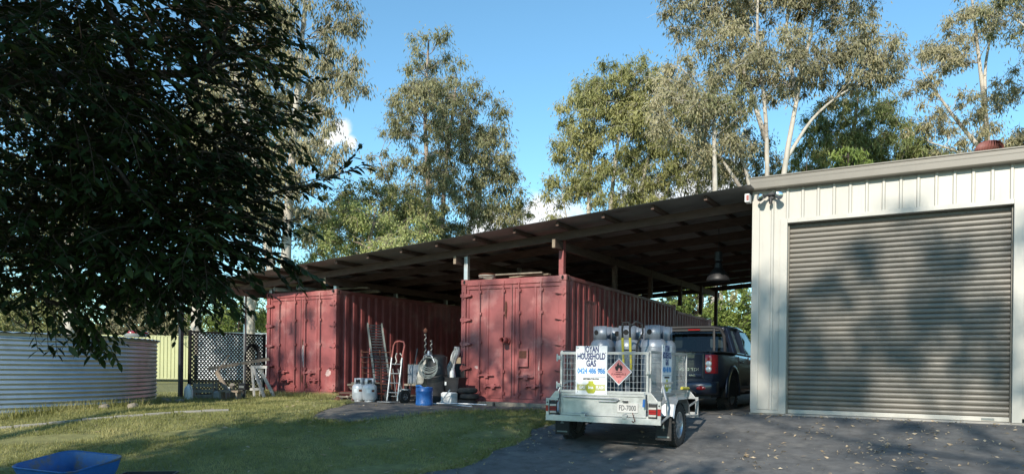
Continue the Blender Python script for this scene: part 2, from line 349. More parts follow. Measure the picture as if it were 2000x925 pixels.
# asphalt driveway: left edge runs back beside the near container, right past the garage
yy = np.arange(-8, 12.63, 0.2); tt = np.linspace(0, 1, 60)
edge = -5.28 + 0.10*np.sin(yy*1.7) + 0.07*np.sin(yy*4.1+1) + 0.05*np.sin(yy*9.3)
Yd, Td = np.meshgrid(yy, tt, indexing='ij'); Xd = edge[:, None] + (11.0-edge[:, None])*Td
tag(gridmesh('driveway', Xd, Yd, 'asphalt', 0.006), kind='structure')
# packed dirt apron under the carport and spilling down in front of the alley
xa = np.arange(-12.6, -2.75, 0.12)
fy = np.interp(xa, [-12.6, -10.6, -9.3, -8.7, -8.0, -7.4, -6.4, -5.3, -5.1, -2.7], [12.7, 11.5, 9.5, 8.5, 8.6, 10.2, 11.6, 11.7, 12.3, 12.3]) + 0.10*np.sin(xa*5.1) + 0.06*np.sin(xa*11.7)
Xa, Ta = np.meshgrid(xa, np.linspace(0, 1, 60)**1.3, indexing='ij'); Ya = fy[:, None] + (25.5-fy[:, None])*Ta
tag(gridmesh('dirt_apron', Xa, Ya, 'dirt', 0.011), kind='structure')
# pale concrete garden edging running past the tank
mb = MB()
P0 = np.array([-12.6, 3.6]); P1 = np.array([-10.4, 8.3])
for i in range(12):
    a = P0+(P1-P0)*i/12; b = P0+(P1-P0)*(i+0.96)/12
    mb.beam((a[0], a[1], float(G(*a))+0.012), (b[0], b[1], float(G(*b))+0.004), 0.045, 0.045)
tag(mb.build('garden_edging', 'concrete', bevel=0.008), 'low pale concrete edging along the lawn before the water tank', 'edging')

# lawn grass (nobody could count it)
def in_lawn(x, y):
    e = -5.28 + 0.10*np.sin(y*1.7) + 0.07*np.sin(y*4.1+1)
    ok = (x < e + 0.02) | (y > 12.6)
    f = np.interp(x, [-12.6, -10.6, -9.3, -8.7, -8.0, -7.4, -6.4, -5.3], [12.7, 11.5, 9.5, 8.5, 8.6, 10.2, 11.6, 11.7]) + 0.10*np.sin(x*5.1)
    ok &= ~((x > -12.6) & (y > f+0.05)); ok &= ~((x > -15.1) & (y > 13.0))
    ok &= ((x+15.84)**2+(y-6.43)**2 > 3.42**2)
    # worn bare patches
    n = np.sin(x*1.9+3)*np.cos(y*2.3)+np.sin(x*3.7-y*2.9)
    ok &= (n < 1.2)
    return ok
def blades(n, xr, yr, hmin, hmax, w):
    x = RNG.uniform(*xr, n); y = RNG.uniform(*yr, n); k = in_lawn(x, y); x = x[k]; y = y[k]; n = len(x); z = G(x, y)
    tuft = 0.6+0.5*np.sin(x*7.1+np.sin(y*5)*2)*np.sin(y*6.3+1)+0.25*np.sin(x*23+y*17)
    h = RNG.uniform(hmin, hmax, n)*np.clip(0.75+0.6*tuft, 0.45, 1.7); a = RNG.uniform(0, 2*np.pi, n); la = RNG.uniform(0, 2*np.pi, n); ln = RNG.uniform(0.2, 0.9, n)*h
    dx = np.cos(a)*w*0.5; dy = np.sin(a)*w*0.5
    A = np.stack([x-dx, y-dy, z-0.01], 1); B = np.stack([x+dx, y+dy, z-0.01], 1); C = np.stack([x+np.cos(la)*ln, y+np.sin(la)*ln, z+h], 1)
    return np.stack([A, B, C], 1).reshape(-1, 3)
V = np.concatenate([blades(170000, (-13.5, -4.9), (4.2, 12.9), 0.016, 0.042, 0.010), blades(60000, (-22, -9), (2.5, 26), 0.03, 0.07, 0.014)])
o = npmesh('lawn_grass', V, np.arange(len(V)).reshape(-1, 3), 'grassblade', nv=3); tag(o, 'short green lawn grass sloping down before the red containers', 'grass', kind='stuff')
# longer grass at the foot of things
def tall(n, f, hmin, hmax):
    p = f(n); x, y = p[:, 0], p[:, 1]; z = G(x, y); h = RNG.uniform(hmin, hmax, n); a = RNG.uniform(0, 2*np.pi, n); la = RNG.uniform(0, 2*np.pi, n); ln = h*RNG.uniform(0.1, 0.7, n); w = 0.012
    A = np.stack([x-np.cos(a)*w/2, y-np.sin(a)*w/2, z-0.01], 1); B = np.stack([x+np.cos(a)*w/2, y+np.sin(a)*w/2, z-0.01], 1); C = np.stack([x+np.cos(la)*ln, y+np.sin(la)*ln, z+h], 1)
    return np.stack([A, B, C], 1).reshape(-1, 3)
def f_tank(n):
    a = RNG.uniform(-2.2, 0.9, n); r = 3.5+np.abs(RNG.normal(0, 0.14, n)); return np.stack([-15.84+r*np.cos(a), 6.43+r*np.sin(a)], 1)
def f_cont(n):
    return np.stack([RNG.uniform(-15.1, -12.3, n), 12.95-np.abs(RNG.normal(0, 0.22, n))], 1)
def f_edge(n):
    y = RNG.uniform(5, 11.8, n); return np.stack([-5.30+0.10*np.sin(y*1.7)+0.07*np.sin(y*4.1+1)-np.abs(RNG.normal(0, 0.10, n)), y], 1)
def f_apron(n):
    x = RNG.uniform(-10.8, -5.4, n); y = np.interp(x, [-12.6, -10.6, -9.3, -8.7, -8.0, -7.4, -6.4, -5.3], [12.7, 11.5, 9.5, 8.5, 8.6, 10.2, 11.6, 11.7]); return np.stack([x, y-np.abs(RNG.normal(0, 0.16, n))], 1)
V = np.concatenate([tall(5000, f_tank, 0.05, 0.20), tall(5000, f_cont, 0.05, 0.17), tall(4000, f_edge, 0.03, 0.08), tall(4500, f_apron, 0.03, 0.10)])
o = npmesh('tall_grass', V, np.arange(len(V)).reshape(-1, 3), 'grassblade', nv=3); tag(o, 'longer grass fringe at the foot of the tank and containers', 'grass', kind='stuff')
# fallen gum leaves and bark flakes
def litter(n, f, l0, l1):
    p = f(n); x, y = p[:, 0], p[:, 1]; z = G(x, y)+0.012+RNG.uniform(0, 0.012, n); a = RNG.uniform(0, 2*np.pi, n); l = RNG.uniform(l0, l1, n); w = l*RNG.uniform(0.14, 0.34, n)
    ux, uy = np.cos(a), np.sin(a); q = RNG.uniform(-0.012, 0.02, (n, 4))
    c = lambda s, t, k: np.stack([x+ux*l*s-uy*w*t, y+uy*l*s+ux*w*t, z+q[:, k]+0.004], 1)
    return np.stack([c(-.5, 0, 0), c(0.05, -.5, 1), c(.5, 0.15, 2), c(0, .5, 3)], 1).reshape(-1, 4, 3).reshape(-1, 3)
def f_drive(n): return np.stack([RNG.uniform(-5.2, 4, n), 12.3-np.abs(RNG.normal(0, 2.6, n))], 1)
def f_drive2(n):
    c = RNG.uniform((-2.4, 9.0), (2.5, 12.0), (26, 2)); i = RNG.integers(0, 26, n); return c[i]+RNG.normal(0, 0.22, (n, 2))
def f_door(n): return np.stack([RNG.uniform(-2.6, 4, n), 12.38-np.abs(RNG.normal(0, 0.22, n))], 1)
def f_lawn(n): return np.stack([RNG.uniform(-12, -5.1, n), RNG.uniform(4.5, 12.5, n)], 1)
def f_side(n):
    y = RNG.uniform(6, 11.6, n); return np.stack([-5.28+RNG.normal(0, 0.22, n), y], 1)
V = np.concatenate([litter(380, f_drive, 0.02, 0.085), litter(380, f_drive2, 0.02, 0.09), litter(260, f_door, 0.02, 0.08), litter(260, f_lawn, 0.03, 0.10), litter(260, f_side, 0.03, 0.11), litter(120, f_apron, 0.04, 0.12)])
o = npmesh('leaf_litter', V, np.arange(len(V)).reshape(-1, 4), 'leaf_dry'); tag(o, 'dry fallen gum leaves scattered over the driveway and lawn', 'leaf litter', kind='stuff')

# ================================================================ shipping containers
def side_profile(length, pitch=0.28, dep=0.036):
    pr = [(0, 0)]; a = 0.06
    while a+pitch < length:
        pr += [(a, 0), (a+0.05, dep), (a+0.13, dep), (a+0.18, 0)]; a += pitch
    pr.append((length, 0)); return pr
def container(label, loc, rz, Lc, H=2.62, W=2.438, simple=False, name='shipping_container'):
    t = thing(name, label, 'container', loc, rz, 'red shipping containers under the carport')
    c = W/2; p = 0.11
    mb = MB()                                           # frame: four posts, top and bottom rails
    for sx in (-1, 1):
        for y0 in (0.0, Lc-p):
            mb.bx(min(sx*c, sx*(c-p)), max(sx*c, sx*(c-p)), y0, y0+p, 0.16, H-0.12)
        mb.bx(min(sx*c, sx*(c-0.07))+sx*-0.004, max(sx*c, sx*(c-0.07))+sx*-0.004, p, Lc-p, 0.02, 0.17)
        mb.bx(min(sx*c, sx*(c-0.07))+sx*-0.004, max(sx*c, sx*(c-0.07))+sx*-0.004, p, Lc-p, H-0.09, H-0.012)
    for y0 in (0.004, Lc-0.09):
        mb.bx(-c+p, c-p, y0, y0+0.086, H-0.14, H-0.016); mb.bx(-c+p, c-p, y0, y0+0.086, 0.03, 0.15)
    mb.build('frame', 'red', t, bevel=0.01)
    for sx in (-1, 1):
        s = MB(); pr = side_profile(Lc-2*p)
        s.sheet([(a, -b) for a, b in pr], (sx*(c-0.012), p, 0.168), (0, 1, 0), (0, 0, 1), (sx, 0, 0), H-0.26)
        s.build('side_panel', 'red', t, solid=0.004)
    s = MB(); s.sheet([(a, -b*0.6) for a, b in side_profile(Lc-0.2)], (-c+0.07, 0.1, H-0.03), (0, 1, 0), (1, 0, 0), (0, 0, 1), W-0.14); s.build('roof', 'red', t, solid=0.004)
    s = MB(); s.sheet([(a, b) for a, b in side_profile(W-2*p)], (-c+p, Lc-0.05, 0.15), (1, 0, 0), (0, 0, 1), (0, 1, 0), H-0.29); s.build('end_panel', 'red', t, solid=0.004)
    s = MB(); s.bx(-c+0.08, c-0.08, 0.1, Lc-0.1, 0.10, 0.16); s.build('floor', 'timber_grey', t)
    for sx in (-1, 1):                                  # corner castings with their oval holes
        for y0 in (-0.006, Lc-0.172):
            for z0 in (0.0, H-0.118):
                k = MB(); x0 = sx*(c+0.006); k.bx(min(x0, x0-sx*0.162), max(x0, x0-sx*0.162), y0, y0+0.178, z0, z0+0.118)
                ko = k.build('corner_casting', 'red', t, bevel=0.012)
                if y0 < 0:
                    h = MB(); cx = x0-sx*0.081; zc = z0+0.06
                    h.prism([(cx+0.027*math.cos(a), zc+0.042*math.sin(a)) for a in np.linspace(0, 2*math.pi, 13)[:-1]], 'y', y0-0.003, y0+0.02); h.build('casting_hole', 'void', ko)
                    h = MB(); h.prism([(y0+0.09+0.027*math.cos(a), zc+0.042*math.sin(a)) for a in np.linspace(0, 2*math.pi, 13)[:-1]], 'x', x0-0.01*sx, x0+0.003*sx); h.build('casting_hole', 'void', ko)
    if simple: return t
    xl, xr = -c+p+0.008, c-p-0.008; zb, zt = 0.158, H-0.150
    for k, (x0, x1) in enumerate(((xl, -0.008), (0.008, xr))):      # two doors, each a pressed sheet in a frame
        d = MB(); yd = 0.035; w = x1-x0
        prof = [(0, 0), (0.045, 0), (0.06, 0.022)]
        n = 2
        for i in range(n):
            a = 0.06+(w-0.12)*(i+0.5)/n-0.11*0; 
            prof += [(0.06+(w-0.12)*(i+1)/n-0.07, 0.022), (0.06+(w-0.12)*(i+1)/n-0.05, 0.002), (0.06+(w-0.12)*(i+1)/n-0.015, 0.002), (0.06+(w-0.12)*(i+1)/n, 0.022)] if i < n-1 else []
        prof += [(w-0.06, 0.022), (w-0.045, 0), (w, 0)]
        d.sheet(prof, (x0, yd, zb), (1, 0, 0), (0, 0, 1), (0, 1, 0), zt-zb)
        d.box(((x0+x1)/2, yd+0.006, zb+0.03), (w, 0.03, 0.06)); d.box(((x0+x1)/2, yd+0.006, zt-0.03), (w, 0.03, 0.06))
        do = d.build('door', 'red', t, solid=0.004)
        for fx in ((0.30, 0.82) if k == 0 else (0.14, 0.60)):       # lock rods
            rx = x0+w*fx; q = MB(); q.tube([(rx, yd-0.026, zb-0.07), (rx, yd-0.026, zt+0.07)], 0.017, 10)
            for zz in (zb+0.10, zb+0.55, zb+1.15, zb+1.75, zt-0.12): q.box((rx, yd-0.014, zz), (0.085, 0.03, 0.055))
            for zz in (zb-0.06, zt+0.06): q.box((rx, yd-0.024, zz), (0.07, 0.04, 0.07))
            ro = q.build('lock_rod', 'red', do, smooth=True)
        for zz in ((0.62, 0.40) if k == 0 else (0.60, 0.42)):         # swing handles
            q = MB(); rx = x0+w*(0.30 if (k == 0) == (zz > 0.5) else 0.45 if k == 0 else 0.14)
            q.beam((rx-0.02, yd-0.045, zz), (rx+0.36, yd-0.05, zz+0.012), 0.02, 0.034); q.box((rx+0.19, yd-0.03, zz), (0.09, 0.05, 0.10)); q.box((rx, yd-0.035, zz), (0.06, 0.05, 0.08))
            q.build('handle', 'red', do, bevel=0.005)
        for zz in np.linspace(0.26, H-0.34, 5):                     # hinges wrapped round the corner post
            q = MB(); hx = -c+0.05 if k == 0 else c-0.05; sg = 1 if k == 0 else -1
            q.prism([(hx-sg*0.06, zz-0.03), (hx+sg*0.02, zz-0.05), (hx+sg*0.20, zz-0.012), (hx+sg*0.20, zz+0.012), (hx+sg*0.02, zz+0.05), (hx-sg*0.06, zz+0.03)], 'y', -0.022, 0.034)
            q.tube([(hx+sg*0.0, -0.02, zz-0.07), (hx, -0.02, zz+0.07)], 0.016, 8); q.build('hinge', 'red', t)
    q = MB(); q.bx(-0.007, 0.007, 0.03, 0.045, zb, zt); q.build('door_seal', 'void', t)
    return t
CB = (-8.7897+1.219*math.cos(0.0283), 12.8564+1.219*math.sin(0.0283), -0.785)
c2 = container('near red shipping container with closed doors behind the gas trailer', CB, 0.0283, 7.6, H=2.635)
CA = (-14.9805+1.219*math.cos(-0.012), 13.06-1.219*math.sin(0.012), -0.79)
c1 = container('left red shipping container lettered J R beside the lattice screen', CA, -0.012, 6.2, H=2.63)
c3 = container('plain red shipping container standing behind the near one in the carport', (CB[0]-0.24, CB[1]+7.75, -0.80), 0.0283, 4.2, H=2.52, simple=True)
c4 = container('red container at the shaded far end of the alley behind the left one', (CA[0]+0.1, CA[1]+6.35, -0.80), -0.012, 6.0, H=2.60, simple=True)
# marks and fittings on the near container
q = MB(); q.tube([(-0.10, -0.02, 1.34), (-0.10, -0.22, 1.345)], 0.055, 18, False); q.lathe([(0.075, 0), (0.075, 0.02), (0.05, 0.02)], 18, (-0.10, 0.0, 1.34), Matrix.Rotation(rad(90), 3, 'X')); q.build('vent_pipe', 'red', c2, smooth=True, solid=0.006)
q = MB(); q.disc((-0.10, -0.06, 1.34), 0.052, 16, Matrix.Rotation(rad(90), 3, 'X')); q.build('pipe_bore', 'void', c2)
q = MB(); q.bx(0.17, 0.38, 0.0, 0.03, 0.83, 1.16); q.bx(0.155, 0.395, -0.012, 0.008, 1.16, 1.18); q.bx(0.155, 0.395, -0.012, 0.008, 0.81, 0.83); q.bx(0.155, 0.17, -0.012, 0.008, 0.83, 1.16); q.bx(0.38, 0.395, -0.012, 0.008, 0.83, 1.16); wo = q.build('lock_box', 'red', c2)
q = MB(); q.bx(0.19, 0.36, -0.006, 0.0, 0.98, 1.13); q.build('lock_opening', 'rust', wo)
def blotch(cx, cz, w, h, y, m, par, n=14, seed=0):
    rr = random.Random(seed); q = MB(); vs = []
    for i in range(n):
        a = 2*math.pi*i/n; k = rr.uniform(0.55, 1.0); vs.append((cx+w/2*k*math.cos(a), y, cz+h/2*k*math.sin(a)))
    q.add(vs, [tuple(range(n))]); return q.build('paint_scuff', m, par)
blotch(0.63, 0.78, 0.07, 0.50, 0.050, 'scuff', c2, seed=3); blotch(-0.83, 0.79, 0.15, 0.10, 0.050, 'scuff', c2, seed=4); blotch(-0.15, 2.0, 0.05, 0.5, 0.024, 'rust', c2, seed=6); blotch(0.36, 1.72, 0.05, 0.14, 0.05, 'red_dark', c2, seed=8)
q = MB(); q.bx(1.19, 1.214, 0.92, 0.95, 0.2, 2.22); q.bx(1.19, 1.214, 1.58, 1.61, 0.2, 2.22); q.bx(1.19, 1.214, 0.95, 1.58, 2.19, 2.22); q.bx(1.19, 1.206, 0.95, 1.58, 0.2, 2.19); q.build('side_door_panel', 'red', c2)
# lettering and scuffs on the left container
text('letter_j', 'J', 0.34, 'red_dark', c1, at(-0.40, 0.052, 1.74, FRONT), bold=0.006); text('letter_r', 'R', 0.34, 'red_dark', c1, at(0.41, 0.052, 1.78, FRONT), bold=0.006)
text('faded_number', '2', 0.17, 'red_dark', c1, at(-0.50, 0.052, 0.80, FRONT)); text('faded_number', '98', 0.15, 'red_dark', c1, at(0.66, 0.052, 0.84, FRONT)); text('faded_number', '45', 0.11, 'red_dark', c1, at(-0.85, 0.052, 1.22, FRONT))
for i, (x, z, w, h, m) in enumerate([(0.10, 1.05, 0.12, 0.75, 'scuff'), (0.05, 0.45, 0.08, 0.3, 'rust'), (0.20, 0.30, 0.06, 0.25, 'rust'), (-0.62, 0.35, 0.06, 0.45, 'red_dark'), (0.93, 0.62, 0.20, 0.20, 'scuff'), (0.88, 0.58, 0.12, 0.14, 'scuff'), (0.06, 1.30, 0.05, 0.4, 'rust')]):
    blotch(x, z, w, h, 0.0515+0.0006*i if abs(x) > 0.25 else 0.026+0.0006*i, m, c1, seed=20+i)

# ================================================================ carport roof over the containers
cp = thing('carport', 'long low carport with an iron roof on timber rafters over the containers', 'carport', (0, 0, 0))
RX0, RX1, RY0, RY1 = -16.6, -2.66, 12.1, 24.9
def RZ(x, y): return 2.955+0.066*(x+2.7)+0.010*(y-12.1)
# corrugated sheets run down the slope
npt = 45
for i in range(17):
    y0 = RY0+i*0.755; w = 0.775
    if y0 > RY1: break
    prof = [(w*k/(npt-1), 0.009*math.cos(2*math.pi*(w*k/(npt-1)+i*0.755)/0.076)) for k in range(npt)]
    s = MB(); p0 = Vector((RX1, y0, RZ(RX1, y0)+0.03+(0.002 if i % 2 else 0))); e = Vector((RX0, y0, RZ(RX0, y0)+0.03+(0.002 if i % 2 else 0)))
    s.sheet(prof, p0, Vector((0, 1, 0.010)).normalized(), (e-p0).normalized(), (0, 0, 1), (e-p0).length); s.build('roof_sheet', 'roofiron', cp, smooth='all')
x = RX0+0.15
while x < RX1-0.1:                                        # purlins lie along the depth, under the sheets
    s = MB(); s.beam((x, RY0+0.14, RZ(x, RY0)-0.018), (x, RY1-0.05, RZ(x, RY1)-0.018), 0.055, 0.075); s.build('purlin', 'beam', cp); x += 0.93
for y in (12.85, 14.0, 15.4, 16.9, 18.4, 19.9, 21.4, 22.9, 24.4):   # rafters lie along the slope
    s = MB(); s.beam((RX0+0.1, y, RZ(RX0+0.1, y)-0.135), (RX1-0.03, y, RZ(RX1-0.03, y)-0.135), 0.06, 0.155); s.build('rafter', 'beam', cp)
for (x, y0) in ((-15.35, 10.75), (-12.62, 12.72), (-8.86, 12.70), (-6.47, 12.60)):     # bearers along the depth carry the rafters
    s = MB(); a = (x, y0, RZ(x, y0)-0.30); b = (x, 24.8, RZ(x, 24.8)-0.30); s.beam(a, b, 0.07, 0.17); bo = s.build('bearer', 'beam', cp); s = MB(); s.box((x, y0-0.004, RZ(x, y0)-0.30), (0.062, 0.006, 0.155)); s.build('cut_end', 'beam_pale', bo)
for (x, ysx, zb, m) in ((-12.66, (13.15, 15.4, 17.7, 20.2), 1.83, 'galv'), (-14.9, (13.15, 15.4, 17.7, 20.2), 1.83, 'galv'), (-8.72, (12.95, 15.2, 17.6, 20.0), 1.84, 'galv')):
    for y in ysx:
        s = MB(); s.bx(x-0.045, x+0.045, y-0.045, y+0.045, zb, RZ(x, y)-0.20); s.box((x, y, zb+0.006), (0.16, 0.16, 0.012)); s.build('post', m, cp, bevel=0.004)
for i, y in enumerate((12.99, 15.7, 18.1, 20.6)):
    s = MB(); s.bx(-6.475-0.05, -6.475+0.05, y-0.05, y+0.05, 1.845, RZ(-6.47, y)-0.10 if i == 0 else RZ(-6.47, y)-0.20); s.build('post', 'red' if i == 0 else 'beam', cp)
for y in (22.5, 24.3):
    s = MB(); s.bx(-6.42-0.05, -6.42+0.05, y-0.05, y+0.05, -0.8 if y > 24 else 1.72, RZ(-6.42, y)-0.2); s.build('post', 'beam', cp)
s = MB(); s.bx(-15.39, -15.31, 10.83, 10.91, -1.0, RZ(-15.35, 10.87)-0.2); s.box((-15.35, 10.87, -0.93), (0.2, 0.2, 0.02)); s.build('post', 'post', cp)
s = MB(); s.bx(-15.52, -15.47, 12.78, 12.83, -1.0, RZ(-15.5, 12.8)-0.2); s.build('post', 'galv', cp)
s = MB(); s.box((-2.745, 12.30, RZ(-2.8, 12)-0.13), (0.07, 0.16, 0.13)); bo = s.build('beam_end', 'white', cp)
s = MB(); s.box((-2.735, 12.217, RZ(-2.8, 12)-0.13), (0.04, 0.006, 0.09)); s.build('red_patch', 'handred', bo)

# ================================================================ garage
g = thing('garage', 'cream steel garage with a taupe roller door beside the carport', 'garage', (0, 0, 0))
GX0, GX1, GY0, GY1, GZ0, GZ1 = -2.70, 4.6, 12.5, 21.0, -0.69, 2.98
DX0, DX1, DZ1 = -2.155, 0.885, 2.40
def clad(x0, x1, z0, z1, par=g):
    pr = [(0, 0)]; a = -((x0-GX0) % 0.232)+0.05
    while a < x1-x0:
        for (da, b) in ((0, 0), (0.014, 0.026), (0.040, 0.026), (0.054, 0)):
            if 0 < a+da < x1-x0: pr.append((a+da, b))
        a += 0.232
    pr.append((x1-x0, 0)); s = MB(); s.sheet([(a, -b) for a, b in pr], (x0, GY0, z0), (1, 0, 0), (0, 0, 1), (0, 1, 0), z1-z0); return s.build('cladding_sheet', 'cream', par, solid=0.002)
clad(GX0+0.10, DX0-0.10, GZ0+0.06, GZ1)
x = DX0-0.10
while x < GX1:
    x1 = min(x+0.696, GX1)
    if x < DX1+0.09: clad(x, min(x1, DX1+0.10), DZ1+0.06, GZ1)
    x += 0.696
x = DX1+0.10
while x < GX1: clad(x, min(x+0.696, GX1), GZ0+0.06, GZ1); x += 0.696
s = MB(); s.bx(GX0-0.012, GX0+0.105, GY0-0.030, GY0+0.0, GZ0+0.055, GZ1); s.build('corner_flashing', 'cream', g, bevel=0.004)
s = MB(); s.bx(DX0-0.11, DX0, GY0-0.034, GY0+0.14, GZ0, DZ1+0.07); s.build('door_jamb', 'cream', g, bevel=0.004)
s = MB(); s.bx(DX1, DX1+0.12, GY0-0.034, GY0+0.14, GZ0, DZ1+0.07); s.build('door_jamb', 'cream', g, bevel=0.004)
s = MB(); s.bx(DX0, DX1, GY0-0.034, GY0+0.14, DZ1, DZ1+0.07); s.build('door_head', 'cream', g, bevel=0.004)
s = MB(); s.bx(GX0, DX0-0.11, GY0-0.045, GY0+0.01, GZ0, GZ0+0.055); s.build('base_flashing', 'cream', g)
s = MB(); s.bx(GX0-0.03, GX1, GY0-0.02, GY1, GZ0-0.25, GZ0); s.build('slab', 'concrete', g)
s = MB(); s.bx(GX0, GX0+0.02, GY0+0.0, GY1, GZ0, GZ1); s.build('side_wall', 'cream', g)
s = MB(); s.bx(GX1-0.02, GX1, GY0, GY1, GZ0, GZ1); s.build('side_wall', 'cream', g)
s = MB(); s.bx(GX0+0.02, GX1-0.02, GY1-0.02, GY1, GZ0, GZ1); s.build('rear_wall', 'cream', g)
# roller door: curved slats, one by one
SH = 0.0795; n = int((DZ1-GZ0-0.07)/SH)
ms = MB(); pr = [(0, 0.020), (0.004, 0.004), (0.012, -0.006), (0.024, -0.011), (0.040, -0.013), (0.056, -0.011), (0.066, -0.006), (0.0715, 0.004), (0.0735, 0.020), (SH, 0.020)]
ms.sheet(pr, (DX0+0.02, 0, 0), (0, 0, 1), (1, 0, 0), (0, 1, 0), DX1-DX0-0.04); sl = ms.build('slat', 'slat', g, smooth='all'); sl.location = (0, GY0+0.11, GZ0+0.07)
for i in range(1, n+1):
    o = sl.copy(); COL.objects.link(o); o.parent = g; o.location = (0, GY0+0.11, GZ0+0.07+i*SH)
s = MB(); s.bx(DX0+0.01, DX1-0.01, GY0+0.08, GY0+0.125, GZ0+0.004, GZ0+0.07); ro = s.build('bottom_rail', 'cream', g, bevel=0.006)
s = MB(); s.bx(DX1-0.36, DX1-0.20, GY0+0.072, GY0+0.08, GZ0+0.02, GZ0+0.05); s.build('latch', 'grey_box', ro)
for x0, x1 in ((DX0, DX0+0.022), (DX1-0.022, DX1)):
    s = MB(); s.bx(x0, x1, GY0+0.05, GY0+0.09, GZ0, DZ1); s.build('door_guide', 'taupe', g)
# eaves gutter and roof
s = MB(); s.prism([(GY0-0.03, 2.96), (GY0-0.135, 2.965), (GY0-0.15, 2.985), (GY0-0.15, 3.075), (GY0-0.142, 3.09), (GY0-0.142, 3.145), (GY0-0.155, 3.15), (GY0-0.155, 3.172), (GY0-0.135, 3.172), (GY0-0.03, 3.12)], 'x', GX0-0.03, GX1+0.1); s.build('gutter', 'taupe', g, bevel=0.004)
s = MB(); pr = []
for k in range(int((GX1-GX0+0.1)/0.19)):
    a = k*0.19; pr += [(a, 0), (a+0.13, 0), (a+0.145, 0.03), (a+0.17, 0.03), (a+0.185, 0)]
vY = Vector((0, math.cos(rad(9)), math.sin(rad(9)))); s.sheet(pr, (GX0-0.03, GY0-0.02, 3.13), (1, 0, 0), vY, (0, -math.sin(rad(9)), math.cos(rad(9))), 4.4)
s.sheet(pr, (GX0-0.03, GY0-0.02+4.4*vY.y, 3.13+4.4*vY.z), (1, 0, 0), (0, vY.y, -vY.z), (0, math.sin(rad(9)), math.cos(rad(9))), 4.4); s.build('roof', 'taupe', g, solid=0.003)
# roof turbine vent
tv = thing('turbine_vent', 'faded red spinning roof vent on the garage roof', 'roof vent', (0.66, 14.2, 3.47)); tv.scale = (0.70, 0.70, 0.85)
s = MB(); s.lathe([(0.17, -0.08), (0.15, 0.05), (0.15, 0.12)], 24); s.build('base', 'taupe', tv, smooth=True)
for k in range(30):
    a = 2*math.pi*k/30; s = MB(); P = []
    for j in range(9):
        t = j/8; r = 0.16+0.13*math.sin(math.pi*(0.08+0.84*t)); z = 0.10+0.25*t; tw = 0.25*(t-0.5)
        P.append([(r*math.cos(a+tw), r*math.sin(a+tw), z), ((r-0.035)*math.cos(a+tw+0.17), (r-0.035)*math.sin(a+tw+0.17), z)])
    s.grid(P); s.build('vane', M['terracotta'], tv, smooth='all')
s = MB(); s.lathe([(0.0, 0.372), (0.12, 0.365), (0.20, 0.345), (0.20, 0.335)], 24); s.build('cap', 'terracotta', tv, smooth=True)
s = MB(); s.lathe([(0.17, 0.0), (0.20, 0.22), (0.12, 0.33)], 20); s.build('core', 'rust', tv, smooth=True)
# security flood lamps on the garage wall
sl2 = thing('security_light', 'twin silver security lamp with sensor high on the garage corner', 'wall light', (-2.40, 12.47, 2.86))
s = MB(); s.lathe([(0.0, -0.05), (0.055, -0.05), (0.06, -0.02), (0.06, 0.0)], 16, (0, 0, 0), Matrix.Rotation(rad(-90), 3, 'X')); s.build('mount', 'dark', sl2)
for sx in (-1, 1):
    s = MB(); s.tube([(0, -0.04, 0), (sx*0.05, -0.08, 0.0), (sx*0.10, -0.11, -0.02)], 0.018, 8); ar = s.build('lamp_arm', 'dark', sl2)
    s = MB(); R_ = Matrix.Rotation(rad(sx*25), 3, 'Z') @ Matrix.Rotation(rad(105), 3, 'X')
    s.lathe([(0.0, -0.06), (0.03, -0.055), (0.04, 0.0), (0.058, 0.05), (0.062, 0.075), (0.055, 0.08), (0.0, 0.085)], 18, (sx*0.12, -0.14, -0.03), R_); s.build('lamp_head', 'chrome', sl2, smooth=True)
s = MB(); s.lathe([(0, -0.06), (0.026, -0.055), (0.03, 0), (0.02, 0.03), (0, 0.035)], 14, (0, -0.10, -0.09)); s.build('sensor', 'dark', sl2, smooth=True)
# bell lamp hanging in the carport
hl = thing('pendant_lamp', 'unlit bell shaped pendant lamp hanging under the carport roof', 'lamp', (-3.76, 14.37, 1.73))
s = MB(); s.lathe([(0.225, 0.0), (0.222, 0.05), (0.19, 0.13), (0.12, 0.22), (0.075, 0.27), (0.07, 0.36), (0.03, 0.40)], 28); s.build('shade', 'dark', hl, smooth=True, solid=0.004)
s = MB(); s.lathe([(0.03, 0.38), (0.08, 0.40), (0.08, 0.58), (0.03, 0.60)], 18); s.build('gear_housing', 'dark', hl, smooth=True)
s = MB(); s.tube([(0, 0, 0.60), (0.01, 0, 0.8), (0, 0, 1.12)], 0.007, 6); s.build('cord', 'dark', hl)
s = MB(); s.lathe([(0, 0.03), (0.05, 0.05), (0.065, 0.12), (0.03, 0.20), (0.03, 0.3)], 16); s.build('bulb', 'whiteplastic', hl, smooth=True)

